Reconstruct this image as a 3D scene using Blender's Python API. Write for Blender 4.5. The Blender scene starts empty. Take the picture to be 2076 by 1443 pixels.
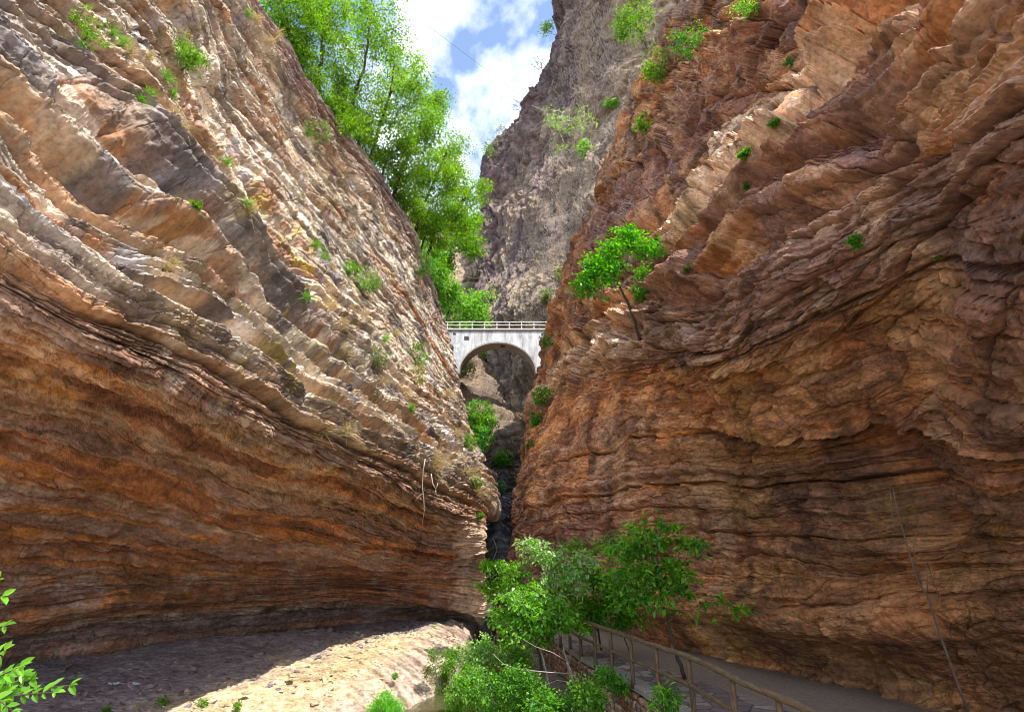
import bpy, math, random
import numpy as np
from mathutils import Vector, Matrix

# ------------------------------------------------------------------ scene, camera, light
SC = bpy.context.scene
COL = SC.collection
F = 1150.0
CX, CY = 1038.0, 721.5
PITCH = math.radians(19.6)
SP, CP = math.sin(PITCH), math.cos(PITCH)
CAMZ = 2.9

cam_d = bpy.data.cameras.new("camera")
cam = bpy.data.objects.new("camera", cam_d)
COL.objects.link(cam)
cam.location = (0, 0, CAMZ)
cam.rotation_euler = (math.radians(90) + PITCH, 0, 0)
cam_d.sensor_width = 36
cam_d.lens = F / 2076 * 36
cam_d.clip_end = 4000
cam_d.clip_start = 0.05
SC.camera = cam

def at(px, py, t):
    """world point seen at photo pixel (px, py) at depth t along the camera axis (arrays allowed)"""
    a = (np.asarray(px, float) - CX) / F
    v = (CY - np.asarray(py, float)) / F
    t = np.asarray(t, float)
    return np.stack([a * t, (CP - v * SP) * t, CAMZ + (SP + v * CP) * t], -1)

def atz(px, py, z):
    """world point where the pixel's ray meets height z"""
    v = (CY - py) / F
    t = (z - CAMZ) / (SP + v * CP)
    return at(px, py, t)

def aty(px, py, Y):
    """world point where the pixel's ray meets the vertical plane y = Y"""
    v = (CY - py) / F
    return at(px, py, Y / (CP - v * SP))

def proj(P):
    P = np.asarray(P, float)
    y, z = P[..., 1], P[..., 2] - CAMZ
    d = y * CP + z * SP
    u = -y * SP + z * CP
    return CX + F * P[..., 0] / d, CY - F * u / d, d

SUN = Vector((0.38, -0.40, 0.85)).normalized()
sd = bpy.data.lights.new("sun", 'SUN')
sd.energy = 3.3
sd.angle = math.radians(0.55)
sd.color = (1.0, 0.955, 0.88)
so = bpy.data.objects.new("sun", sd)
so.rotation_euler = SUN.to_track_quat('Z', 'Y').to_euler()
so.location = (10, -20, 80)
COL.objects.link(so)

SC.cycles.max_bounces = 12
SC.cycles.filter_width = 1.0
SC.cycles.diffuse_bounces = 6
SC.view_settings.view_transform = 'Standard'
SC.view_settings.look = 'None'
SC.view_settings.gamma = 1
SC.view_settings.exposure = 1.27

# ------------------------------------------------------------------ noise (numpy)
_prng = np.random.RandomState(77)
_PERM = _prng.permutation(4096).astype(np.int32)
_PERM = np.concatenate([_PERM, _PERM])
_G3 = _prng.normal(size=(4096, 3)).astype(np.float32)
_G3 /= np.linalg.norm(_G3, axis=1)[:, None]
_R1 = _prng.rand(4096).astype(np.float32)

def _h(ix, iy=None, iz=None, seed=0):
    h = _PERM[(ix + seed * 131) & 4095]
    if iy is not None: h = _PERM[(h + iy) & 4095]
    if iz is not None: h = _PERM[(h + iz) & 4095]
    return h

def hrand(ix, iy=0, seed=0):
    """uniform random in 0..1 for integer cells"""
    ix = np.asarray(ix).astype(np.int64); iy = np.asarray(iy).astype(np.int64)
    h = _PERM[(ix + seed * 131) & 4095]
    h = _PERM[(h + iy) & 4095]
    return _R1[h]

def perlin(P, seed=0):
    P = np.asarray(P, np.float32)
    i = np.floor(P).astype(np.int32)
    f = P - i
    w = f * f * f * (f * (f * 6 - 15) + 10)
    x0, y0, z0 = i[..., 0], i[..., 1], i[..., 2]
    out = 0
    for dx in (0, 1):
        wx = w[..., 0] if dx else 1 - w[..., 0]
        hx = _PERM[(x0 + dx + seed * 131) & 4095]
        for dy in (0, 1):
            wy = w[..., 1] if dy else 1 - w[..., 1]
            hy = _PERM[(hx + y0 + dy) & 4095]
            for dz in (0, 1):
                wz = w[..., 2] if dz else 1 - w[..., 2]
                g = _G3[_PERM[(hy + z0 + dz) & 4095]]
                d = g[..., 0] * (f[..., 0] - dx) + g[..., 1] * (f[..., 1] - dy) + g[..., 2] * (f[..., 2] - dz)
                out = out + wx * wy * wz * d
    return out * 1.6

def fbm(P, octaves=4, seed=0, gain=0.5, lac=2.03):
    P = np.asarray(P, np.float32)
    a, s, tot = 1.0, 0, 0
    for k in range(octaves):
        s = s + a * perlin(P * (lac ** k) + 17.3 * k, seed + k)
        tot += a
        a *= gain
    return s / tot * 1.4

def noise2(u, v, seed=0):
    """smooth value noise, 2-D, in -1..1"""
    iu = np.floor(u).astype(np.int64); iv = np.floor(v).astype(np.int64)
    fu = u - iu; fv = v - iv
    fu = fu * fu * (3 - 2 * fu); fv = fv * fv * (3 - 2 * fv)
    a = hrand(iu, iv, seed); b = hrand(iu + 1, iv, seed)
    c = hrand(iu, iv + 1, seed); d = hrand(iu + 1, iv + 1, seed)
    return ((a * (1 - fu) + b * fu) * (1 - fv) + (c * (1 - fu) + d * fu) * fv) * 2 - 1

def noise1(u, iv, seed=0):
    """smooth along u, independent for each integer iv"""
    iu = np.floor(u).astype(np.int64)
    fu = u - iu
    fu = fu * fu * (3 - 2 * fu)
    return (hrand(iu, iv, seed) * (1 - fu) + hrand(iu + 1, iv, seed) * fu) * 2 - 1

def facets(u, v, su, sv, seed):
    """broken rock: plane-faced cells in the (along, across) coordinates of a wall; height and distance to the nearest break"""
    u = (u / su).astype(np.float32); v = (v / sv).astype(np.float32)
    iu = np.floor(u).astype(np.int32); iv = np.floor(v).astype(np.int32)
    b1 = np.full(u.shape, 9.0, np.float32); b2 = np.full(u.shape, 9.0, np.float32)
    hid = np.zeros(u.shape, np.int32); bu = np.zeros(u.shape, np.float32); bv = np.zeros(u.shape, np.float32)
    for a in (-1, 0, 1):
        ha = _PERM[(iu + a + seed * 131) & 4095]
        for b in (-1, 0, 1):
            h = _PERM[(ha + iv + b) & 4095]
            du = u - (iu + a + 0.1 + 0.8 * _R1[h]); dv = v - (iv + b + 0.1 + 0.8 * _R1[(h + 1731) & 4095])
            d = du * du + dv * dv
            m = d < b1
            b2 = np.where(m, b1, np.minimum(b2, d)); b1 = np.where(m, d, b1)
            hid = np.where(m, h, hid); bu = np.where(m, du, bu); bv = np.where(m, dv, bv)
    o = _R1[(hid + 977) & 4095] * 2 - 1
    tx = _R1[(hid + 311) & 4095] * 2 - 1; ty = _R1[(hid + 2203) & 4095] * 2 - 1
    return 0.55 * o + 0.75 * tx * bu + 0.75 * ty * bv, np.sqrt(b2) - np.sqrt(b1), _R1[(hid + 1555) & 4095]

def sstep(a, b, x):
    t = np.clip((x - a) / (b - a), 0, 1)
    return t * t * (3 - 2 * t)

# ------------------------------------------------------------------ mesh helpers
def tag(o, label=None, cat=None, group=None, kind=None):
    if label: o['label'] = label
    if cat: o['category'] = cat
    if group: o['group'] = group
    if kind: o['kind'] = kind
    return o

def link(name, me, mat=None, parent=None):
    o = bpy.data.objects.new(name, me)
    COL.objects.link(o)
    if mat is not None and me is not None and len(me.materials) == 0: me.materials.append(mat)
    if parent is not None: o.parent = parent
    return o

def empty(name, loc, rz=0.0):
    o = bpy.data.objects.new(name, None)
    o.empty_display_size = 0.2
    COL.objects.link(o)
    o.location = loc
    o.rotation_euler = (0, 0, rz)
    return o

def np_mesh(name, V, faces, col=None, smooth=True, bed=None):
    """V (n,3), faces: (m,3) or (m,4) int array, col: (n,3) linear colours"""
    V = np.ascontiguousarray(V, np.float32)
    Fc = np.ascontiguousarray(faces, np.int32)
    me = bpy.data.meshes.new(name)
    k = Fc.shape[1]
    me.vertices.add(len(V)); me.vertices.foreach_set('co', V.ravel())
    me.loops.add(Fc.size); me.loops.foreach_set('vertex_index', Fc.ravel())
    me.polygons.add(len(Fc))
    me.polygons.foreach_set('loop_start', np.arange(0, Fc.size, k, dtype=np.int32))
    me.polygons.foreach_set('loop_total', np.full(len(Fc), k, np.int32))
    me.polygons.foreach_set('use_smooth', np.full(len(Fc), smooth, bool))
    if col is not None:
        at_ = me.color_attributes.new('Col', 'FLOAT_COLOR', 'POINT')
        c4 = np.ones((len(V), 4), np.float32); c4[:, :3] = np.clip(col, 0.001, 1)
        at_.data.foreach_set('color', c4.ravel())
    if bed is not None:
        ab = me.attributes.new('Bed', 'FLOAT_VECTOR', 'POINT')
        b3 = np.zeros((len(V), 3), np.float32); b3[:, :2] = bed
        ab.data.foreach_set('vector', b3.ravel())
    me.update(calc_edges=True)
    return me

def grid_faces(nr, nc):
    i = np.arange((nr) * (nc)).reshape(nr, nc)
    return np.stack([i[:-1, :-1], i[:-1, 1:], i[1:, 1:], i[1:, :-1]], -1).reshape(-1, 4)

class MB:
    """collects boxes, tubes and prisms into one mesh"""
    def __init__(s): s.v = []; s.f = []; s.n = 0
    def add(s, V, Fc):
        V = [tuple(map(float, p)) for p in V]
        s.v += V; s.f += [tuple(i + s.n for i in q) for q in Fc]; s.n += len(V)
    def box(s, c, size, rot=None, bev=0.0):
        hx, hy, hz = [k / 2 for k in size]
        P = np.array([(x, y, z) for z in (-hz, hz) for x, y in ((-hx, -hy), (hx, -hy), (hx, hy), (-hx, hy))])
        if rot is not None: P = P @ np.array(rot).T
        s.add(P + np.array(c), [(3, 2, 1, 0), (4, 5, 6, 7), (0, 1, 5, 4), (1, 2, 6, 5), (2, 3, 7, 6), (3, 0, 4, 7)])
    def tube(s, pts, rad, n=6, cap=True):
        pts = np.asarray(pts, float)
        rad = np.broadcast_to(np.asarray(rad, float), (len(pts),))
        T = np.gradient(pts, axis=0)
        T /= np.linalg.norm(T, axis=1)[:, None] + 1e-9
        a = np.array([0, 0, 1.0]) if abs(T[0, 2]) < 0.9 else np.array([1.0, 0, 0])
        V = []
        e1 = None
        for p, t, r in zip(pts, T, rad):
            b = a if e1 is None else e1
            e1 = b - t * np.dot(b, t); e1 /= np.linalg.norm(e1) + 1e-9
            e2 = np.cross(t, e1)
            for k in range(n):
                an = 2 * math.pi * k / n
                V.append(p + r * (math.cos(an) * e1 + math.sin(an) * e2))
        Fc = []
        for i in range(len(pts) - 1):
            for k in range(n):
                k2 = (k + 1) % n
                Fc.append((i * n + k, i * n + k2, (i + 1) * n + k2, (i + 1) * n + k))
        if cap:
            Fc.append(tuple(range(n - 1, -1, -1)))
            Fc.append(tuple(range((len(pts) - 1) * n, len(pts) * n)))
        s.add(V, Fc)
    def build(s, name, mat, parent=None, smooth=True):
        me = bpy.data.meshes.new(name)
        me.from_pydata(s.v, [], s.f)
        if smooth: me.polygons.foreach_set('use_smooth', np.ones(len(me.polygons), bool))
        me.update()
        return link(name, me, mat, parent)

# ------------------------------------------------------------------ materials
def new_mat(name):
    m = bpy.data.materials.new(name)
    m.use_nodes = True
    nt = m.node_tree
    b = nt.nodes['Principled BSDF']
    return m, nt, b

def node(nt, typ, **kw):
    n = nt.nodes.new(typ)
    for k, v in kw.items():
        if k.startswith('i_'): n.inputs[k[2:].replace('_', ' ')].default_value = v
        else: setattr(n, k, v)
    return n

def ramp(nt, stops):
    n = nt.nodes.new('ShaderNodeValToRGB')
    el = n.color_ramp.elements
    while len(el) < len(stops): el.new(0.5)
    for e, (p, c) in zip(el, stops):
        e.position = p
        e.color = (*c, 1) if len(c) == 3 else c
    return n

def rock_mat(name, fine=9.0, bump=0.35, speck=0.35, rough=0.92, bdist=0.06, bed=1.0):
    """rock: colour from the mesh, broken up by grain, bed-parallel streaks and hairline cracks"""
    m, nt, b = new_mat(name)
    L = nt.links.new
    at_ = node(nt, 'ShaderNodeAttribute', attribute_name='Col')
    tc = node(nt, 'ShaderNodeTexCoord')
    n1 = node(nt, 'ShaderNodeTexNoise', i_Scale=fine, i_Detail=9.0, i_Roughness=0.72)
    n2 = node(nt, 'ShaderNodeTexNoise', i_Scale=fine * 0.22, i_Detail=6.0, i_Roughness=0.62)
    L(tc.outputs['Object'], n1.inputs['Vector']); L(tc.outputs['Object'], n2.inputs['Vector'])
    mp = node(nt, 'ShaderNodeMapping')
    if bed:
        ab = node(nt, 'ShaderNodeAttribute', attribute_name='Bed')
        src = ab.outputs['Vector']; mp.inputs['Scale'].default_value = (0.20, 1.5, 1)
    else:
        src = tc.outputs['Object']; mp.inputs['Scale'].default_value = (0.45, 0.45, 2.0)
    L(src, mp.inputs['Vector'])
    n3 = node(nt, 'ShaderNodeTexNoise', i_Scale=fine * 0.6, i_Detail=9.0, i_Roughness=0.7, i_Distortion=0.3)
    L(mp.outputs['Vector'], n3.inputs['Vector'])
    n4 = node(nt, 'ShaderNodeTexNoise', i_Scale=fine * 0.28, i_Detail=5.0, i_Roughness=0.6, i_Distortion=0.5)
    L(mp.outputs['Vector'], n4.inputs['Vector'])
    sb = node(nt, 'ShaderNodeMath', operation='SUBTRACT'); sb.inputs[1].default_value = 0.5; L(n4.outputs['Fac'], sb.inputs[0])
    ab_ = node(nt, 'ShaderNodeMath', operation='ABSOLUTE'); L(sb.outputs[0], ab_.inputs[0])
    crk = node(nt, 'ShaderNodeMapRange'); crk.inputs['From Min'].default_value = 0.0; crk.inputs['From Max'].default_value = 0.035
    L(ab_.outputs[0], crk.inputs['Value'])                       # 0 in a hairline crack, 1 elsewhere
    r1 = ramp(nt, [(0.30, (1 - speck * 1.5,) * 3), (0.5, (1, 1, 1)), (0.70, (1 + speck,) * 3)])
    r3 = ramp(nt, [(0.32, (1 - speck * 1.4, 1 - speck * 1.45, 1 - speck * 1.5)), (0.5, (1, 1, 1)), (0.68, (1 + speck, 1 + speck * 0.95, 1 + speck * 0.9))])
    L(n1.outputs['Fac'], r1.inputs['Fac']); L(n3.outputs['Fac'], r3.inputs['Fac'])
    m1 = node(nt, 'ShaderNodeMixRGB', blend_type='MULTIPLY', i_Fac=1.0)
    m2 = node(nt, 'ShaderNodeMixRGB', blend_type='MULTIPLY', i_Fac=1.0)
    L(at_.outputs['Color'], m1.inputs['Color1']); L(r1.outputs['Color'], m1.inputs['Color2'])
    L(m1.outputs['Color'], m2.inputs['Color1']); L(r3.outputs['Color'], m2.inputs['Color2'])
    L(m2.outputs['Color'], b.inputs['Base Color'])
    def add(x, y, k):
        a = node(nt, 'ShaderNodeMath', operation='MULTIPLY_ADD'); a.inputs[1].default_value = k
        L(x, a.inputs[0])
        if y is None: a.inputs[2].default_value = 0
        else: L(y, a.inputs[2])
        return a.outputs[0]
    h = add(n1.outputs['Fac'], None, 0.9)
    h = add(n3.outputs['Fac'], h, 1.5)
    h = add(n2.outputs['Fac'], h, 1.0)
    h = add(crk.outputs['Result'], h, 0.45)
    bp = node(nt, 'ShaderNodeBump', i_Strength=bump, i_Distance=bdist)
    L(h, bp.inputs['Height']); L(bp.outputs['Normal'], b.inputs['Normal'])
    b.inputs['Roughness'].default_value = rough
    b.inputs['Specular IOR Level'].default_value = 0.25
    return m

def plain_mat(name, col, rough=0.8, var=0.25, scale=6.0, bump=0.2, stretch=(1, 1, 1), spec=0.3, bdist=0.01):
    m, nt, b = new_mat(name)
    L = nt.links.new
    tc = node(nt, 'ShaderNodeTexCoord')
    mp = node(nt, 'ShaderNodeMapping'); mp.inputs['Scale'].default_value = stretch
    n1 = node(nt, 'ShaderNodeTexNoise', i_Scale=scale, i_Detail=7.0, i_Roughness=0.65)
    L(tc.outputs['Object'], mp.inputs['Vector']); L(mp.outputs['Vector'], n1.inputs['Vector'])
    r = ramp(nt, [(0.3, tuple(c * (1 - var) for c in col)), (0.5, col), (0.7, tuple(min(1, c * (1 + var)) for c in col))])
    L(n1.outputs['Fac'], r.inputs['Fac']); L(r.outputs['Color'], b.inputs['Base Color'])
    bp = node(nt, 'ShaderNodeBump', i_Strength=bump, i_Distance=bdist)
    L(n1.outputs['Fac'], bp.inputs['Height']); L(bp.outputs['Normal'], b.inputs['Normal'])
    b.inputs['Roughness'].default_value = rough
    b.inputs['Specular IOR Level'].default_value = spec
    return m

def leaf_mat(name, trans=0.45):
    """leaf blade: colour from the mesh attribute, part of the light passes through"""
    m, nt, b = new_mat(name)
    L = nt.links.new
    at_ = node(nt, 'ShaderNodeAttribute', attribute_name='Col')
    b.inputs['Roughness'].default_value = 0.42
    b.inputs['Specular IOR Level'].default_value = 0.45
    L(at_.outputs['Color'], b.inputs['Base Color'])
    tr = node(nt, 'ShaderNodeBsdfTranslucent')
    hs = node(nt, 'ShaderNodeHueSaturation', i_Hue=0.48, i_Saturation=1.1, i_Value=2.0)
    L(at_.outputs['Color'], hs.inputs['Color']); L(hs.outputs['Color'], tr.inputs['Color'])
    mx = node(nt, 'ShaderNodeMixShader', i_Fac=trans)
    L(b.outputs['BSDF'], mx.inputs[1]); L(tr.outputs['BSDF'], mx.inputs[2])
    L(mx.outputs['Shader'], nt.nodes['Material Output'].inputs['Surface'])
    return m

# ------------------------------------------------------------------ world
w = bpy.data.worlds.new("World"); SC.world = w; w.use_nodes = True
nt = w.node_tree; L = nt.links.new
bg = nt.nodes['Background']
sky = node(nt, 'ShaderNodeTexSky')
sky.sky_type = 'NISHITA'; sky.sun_disc = False
sky.sun_elevation = math.asin(SUN.z); sky.sun_rotation = math.atan2(SUN.x, SUN.y)
sky.air_density = 1.0; sky.dust_density = 1.0; sky.ozone_density = 1.6
tc = node(nt, 'ShaderNodeTexCoord')
sx = node(nt, 'ShaderNodeSeparateXYZ'); L(tc.outputs['Generated'], sx.inputs[0])
zc = node(nt, 'ShaderNodeMath', operation='MAXIMUM'); zc.inputs[1].default_value = 0.06; L(sx.outputs['Z'], zc.inputs[0])
dx = node(nt, 'ShaderNodeMath', operation='DIVIDE'); L(sx.outputs['X'], dx.inputs[0]); L(zc.outputs[0], dx.inputs[1])
dy = node(nt, 'ShaderNodeMath', operation='DIVIDE'); L(sx.outputs['Y'], dy.inputs[0]); L(zc.outputs[0], dy.inputs[1])
cb = node(nt, 'ShaderNodeCombineXYZ'); L(dx.outputs[0], cb.inputs[0]); L(dy.outputs[0], cb.inputs[1])
mpw = node(nt, 'ShaderNodeMapping'); mpw.inputs['Scale'].default_value = (1.5, 0.8, 1); mpw.inputs['Location'].default_value = (0.45, 0.3, 0)
mpw.inputs['Rotation'].default_value = (0, 0, 0.5)
L(cb.outputs[0], mpw.inputs['Vector'])
cn = node(nt, 'ShaderNodeTexNoise', i_Scale=2.6, i_Detail=9.0, i_Roughness=0.56, i_Distortion=0.25)
L(mpw.outputs[0], cn.inputs['Vector'])
cr = ramp(nt, [(0.44, (0.02, 0.02, 0.02)), (0.53, (0.40, 0.40, 0.40)), (0.66, (1, 1, 1))])
L(cn.outputs['Fac'], cr.inputs['Fac'])
mxw = node(nt, 'ShaderNodeMixRGB', blend_type='MIX')
mxw.inputs['Color2'].default_value = (7.2, 7.3, 7.5, 1)
L(cr.outputs['Color'], mxw.inputs['Fac']); L(sky.outputs['Color'], mxw.inputs['Color1'])
L(mxw.outputs['Color'], bg.inputs['Color'])
bg.inputs['Strength'].default_value = 0.15
# ------------------------------------------------------------------ cliff surfaces
def resample(row, n):
    """row of (px, py, t): n samples evenly spaced along the row, smooth, in (px, py, 1/t)"""
    A = np.array([(p[0], p[1], 1.0 / p[2]) for p in row], float)
    d = np.r_[0, np.cumsum(np.hypot(np.diff(A[:, 0]), np.diff(A[:, 1])))]
    return pchip(d / d[-1], A, np.linspace(0, 1, n))

def pchip(x, Y, xs):
    """monotone cubic through (x, Y[:, k])"""
    h = np.diff(x)[:, None]
    dl = np.diff(Y, axis=0) / h
    m = np.zeros_like(Y)
    w1 = 2 * h[1:] + h[:-1]; w2 = h[1:] + 2 * h[:-1]
    with np.errstate(divide='ignore', invalid='ignore'):
        hm = (w1 + w2) / (w1 / dl[:-1] + w2 / dl[1:])
    same = dl[:-1] * dl[1:] > 0
    m[1:-1] = np.where(same, hm, 0)
    m[0] = dl[0]; m[-1] = dl[-1]
    k = np.clip(np.searchsorted(x, xs, side='right') - 1, 0, len(x) - 2)
    t = ((xs - x[k]) / (x[k + 1] - x[k]))[:, None]
    hh = h[k]
    return ((2 * t**3 - 3 * t**2 + 1) * Y[k] + (t**3 - 2 * t**2 + t) * hh * m[k]
            + (-2 * t**3 + 3 * t**2) * Y[k + 1] + (t**3 - t**2) * hh * m[k + 1])

def surface(rows, nu, per_row):
    """rows: strata lines; returns world grid P (nv, nu, 3) and the row coordinate V (nv,)"""
    R = np.stack([resample(r, nu) for r in rows], 0)           # (nr, nu, 3)
    nr = len(rows)
    vs = np.concatenate([np.linspace(k, k + 1, per_row[k], endpoint=False) for k in range(nr - 1)] + [[nr - 1]])
    out = np.empty((len(vs), nu, 3))
    x = np.arange(nr, dtype=float)
    for c in range(3):
        out[:, :, c] = pchip(x, R[:, :, c], vs)
    P = at(out[..., 0], out[..., 1], 1.0 / out[..., 2])
    return P, vs

def add_cols(P, steps, side=1):
    """turn the sheet away at its last (side=1) or first column by given world offsets"""
    b = P[:, -1] if side == 1 else P[:, 0]
    E = [b + np.array(s)[None] for s in steps]
    E = np.stack(E, 1)
    return np.concatenate([P, E], 1) if side == 1 else np.concatenate([E[:, ::-1], P], 1)

def add_top(P, steps):
    b = P[-1]
    return np.concatenate([P] + [(b + np.array(s)[None])[None] for s in steps], 0)

def normals(P, flip):
    du = np.gradient(P, axis=1); dv = np.gradient(P, axis=0)
    n = np.cross(du, dv)
    n /= np.linalg.norm(n, axis=-1)[..., None] + 1e-9
    return n * (-1 if flip else 1)

def blur(A, k):
    """cheap separable box blur along both grid axes, edges held"""
    for ax in (0, 1):
        pad = [(0, 0)] * A.ndim; pad[ax] = (k, k)
        B = np.cumsum(np.pad(A, [(k + 1, k) if i == ax else (0, 0) for i in range(A.ndim)], mode='edge'), axis=ax)
        n = A.shape[ax]
        hi = np.take(B, np.arange(2 * k + 1, 2 * k + 1 + n), axis=ax); lo = np.take(B, np.arange(0, n), axis=ax)
        A = (hi - lo) / (2 * k + 1)
    return A

class Beds:
    """irregular bedding: cumulative random bed thicknesses along the row coordinate"""
    def __init__(s, total, thick, seed, jit=0.6):
        r = np.random.RandomState(seed)
        b = [-2.0]
        while b[-1] < total + 3: b.append(b[-1] + thick * (1 - jit + 2 * jit * r.rand() ** 1.3))
        s.b = np.array(b)
    def __call__(s, v):
        k = np.clip(np.searchsorted(s.b, v.ravel()).reshape(v.shape) - 1, 0, len(s.b) - 2)
        lo, hi = s.b[k], s.b[k + 1]
        return k, (v - lo) / (hi - lo), hi - lo

def saw(f, under=0.22, nose=0.08):
    """bed profile: cut back under the bed, proud at its lower edge, receding to its top"""
    up = sstep(0.0, under, f)
    return up * (1 - 0.75 * np.clip((f - under) / (1 - under), 0, 1) ** 1.2)

def lerp(a, b, t):
    return a + (b - a) * t[..., None]

def C(*c): return np.array(c, float)
# ------------------------------------------------------------------ left cliff
Q = 1.0
def left_cliff():
    rows = [
        [(-420, 1440, 15.5), (0, 1345, 19.3), (200, 1322, 21.3), (400, 1302, 23.7), (600, 1282, 26.5), (800, 1268, 30), (982, 1256, 34.5)],
        [(-420, 1290, 15.5), (0, 1255, 18.6), (200, 1226, 20.6), (450, 1212, 23.5), (700, 1203, 27), (900, 1222, 30.8), (930, 1230, 30.2), (986, 1236, 29.3)],
        [(-420, 1095, 14.0), (0, 1120, 17.4), (200, 1137, 19.6), (400, 1160, 22.3), (650, 1165, 26.2), (900, 1172, 30.2), (930, 1173, 29.8), (984, 1176, 28.9)],
        [(-420, 930, 12.0), (0, 1010, 15.0), (250, 1052, 18.2), (500, 1102, 21.5), (800, 1140, 27.2), (950, 1145, 30.2), (982, 1140, 28.8)],
        [(-420, 610, 8.6), (0, 790, 11.2), (250, 872, 14.0), (500, 980, 18), (700, 1032, 22.2), (900, 1090, 28.2), (940, 1094, 29.0), (984, 1098, 29.0)],
        [(-420, 350, 7.0), (0, 575, 8.5), (150, 655, 9.3), (330, 730, 11.1), (560, 860, 14.8), (680, 912, 17.6), (800, 965, 21.3), (890, 1012, 25.5), (984, 1050, 30.4)],
        [(-420, 130, 7.5), (0, 425, 9.3), (170, 530, 10.3), (330, 590, 12.0), (450, 672, 13.9), (560, 752, 16.3), (700, 842, 19.4), (850, 922, 26), (950, 972, 32), (1001, 1002, 36)],
        [(-420, -300, 9.0), (0, 20, 12.4), (125, 112, 13.8), (250, 240, 15.6), (400, 430, 18.2), (500, 555, 20.6), (600, 645, 23.4), (720, 735, 27.6), (830, 822, 31.5), (920, 882, 39), (968, 908, 44)],
        [(-60, -560, 14), (300, -130, 20.5), (370, 0, 22.4), (450, 200, 25.6), (500, 282, 27.4), (590, 385, 30.2), (700, 522, 34), (780, 622, 37.8), (850, 705, 42.5), (900, 782, 46), (938, 832, 52)],
        [(150, -560, 19), (390, -110, 26), (435, 0, 28), (480, 70, 29.5), (550, 200, 32.6), (625, 302, 35.6), (700, 402, 39), (770, 492, 43), (830, 582, 48), (876, 672, 52), (920, 743, 60)],
        [(260, -560, 24), (450, -110, 31), (503, 0, 33), (577, 92, 35.5), (642, 192, 38.5), (702, 272, 42), (752, 330, 45), (800, 402, 49), (842, 482, 54.5), (870, 562, 61), (898, 652, 69)],
    ]
    nu = int(1150 * Q)
    pr = [int(k * Q) for k in (70, 95, 80, 120, 120, 130, 240, 260, 160, 120)]
    P, vs = surface(rows, nu, pr)
    nv = len(vs)
    # the far end folds away behind its own edge; the top runs back into the wooded slope
    P = add_cols(P, [(-0.03 * k - 0.022 * k * k, 0.16 * k + 0.012 * k * k, 0) for k in range(1, 15)] + [(-9, 9, 0), (-16, 14, 0)], 1)
    P = add_cols(P, [(-1, -1.5, 0), (-4, -5, 0), (-9, -7, 0)], 0)
    P = add_top(P, [(-0.6, 0.3, 0.35), (-1.6, 0.6, 0.9), (-3.5, 1.2, 2.0), (-8, 3, 5.5), (-18, 6, 14)])
    vs = np.r_[vs, 10.1, 10.25, 10.5, 10.8, 11.2]
    P = np.concatenate([(P[0] + np.array(k)[None])[None] for k in ((-3, 2, -2.5), (-0.8, 0.6, -0.9))] + [P], 0); vs = np.r_[-0.2, -0.1, vs]
    nv, nu = P.shape[:2]
    N = normals(blur(P, 6), False)
    # the face looks into the gorge (towards +x)
    s = np.sign(N[nv // 2, nu // 3, 0]); N *= s if s != 0 else 1
    N[:14] = N[14]
    Vv = np.repeat(vs[:, None], nu, 1)
    du = np.linalg.norm(np.diff(P, axis=1, prepend=P[:, :1]), axis=-1)
    U = np.cumsum(du, axis=1)
    U = U - U[:, nu // 2][:, None]
    P32 = P.astype(np.float32)
    # metres per row unit
    mv = np.linalg.norm(np.gradient(P, vs, axis=0), axis=-1)
    mv = np.clip(blur(mv, int(25 * Q)), 0.7, 5.0)
    wn = fbm(P32 * 0.16, 3, 1)
    wn2 = fbm(P32 * np.array([0.5, 0.5, 0.9], np.float32), 3, 5)
    Vw = Vv + 0.11 * wn + 0.018 * wn2 + 0.010 * fbm(P32 * 2.2, 2, 9)
    px, py, _ = proj(P)
    D = np.zeros_like(Vv)
    upper = sstep(4.7, 5.4, Vv)                     # weathered sunny beds above the overhang
    low = 1 - upper
    und = np.zeros_like(Vv)                         # how far inside a bed's underside
    tint = np.zeros_like(Vv)
    pid = None
    for k, (th, amp, bl, sd_) in enumerate([(0.62, 0.40, 22.0, 11), (0.25, 0.60, 16.0, 12), (0.10, 0.78, 12.0, 13), (0.040, 0.95, 6.0, 14)]):
        idd, f, tk = Beds(11, th, sd_)(Vw)
        tm = np.clip(tk * mv, 0.03, 1.5)
        x = U / bl
        blk = hrand(np.floor(x + 7.3 * hrand(idd, 0, sd_) + 0.35 * wn2), idd, sd_ + 20)
        sm = 0.5 + 0.5 * noise1(x * 0.45, idd, sd_ + 40)
        pr_ = (0.30 + 0.9 * hrand(idd, 9, sd_)) * (0.72 + 0.28 * sm) * (0.72 + 0.28 * blk)
        bs = saw(f, 0.1 + 0.12 * hrand(idd, 3, sd_))
        a = amp * (1 - 0.35 * sstep(24, 40, P[..., 1])) * (0.80 * upper + 0.30 * low) * tm * pr_
        D += a * (bs - 0.3)
        if k in (1, 2):
            # thin dark seams along the bedding and joints across it
            D -= (0.22, 0.10)[k - 1] * np.exp(-((f - 0.03) / (0.05, 0.11)[k - 1]) ** 2) * sstep(0.30, 0.6, hrand(idd, 5, sd_)) * (.4 + .6 * sm)
            jx = x * (2.2, 3.0)[k - 1] + 7.3 * hrand(idd, 4, sd_) + 0.25 * wn2
            jd = np.abs(jx - np.round(jx)) * bl / (2.2, 3.0)[k - 1]
            D -= (0.16, 0.09)[k - 1] * np.exp(-(jd / 0.045) ** 2) * (hrand(np.round(jx), idd, sd_ + 7) > 0.35) * (0.5 + 0.5 * upper)
        und = np.maximum(und, (f < 0.2) * pr_ * (1.0 if k < 1 else 0.45 if k < 3 else 0.1) * (0.9 - 0.15 * k))
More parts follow.
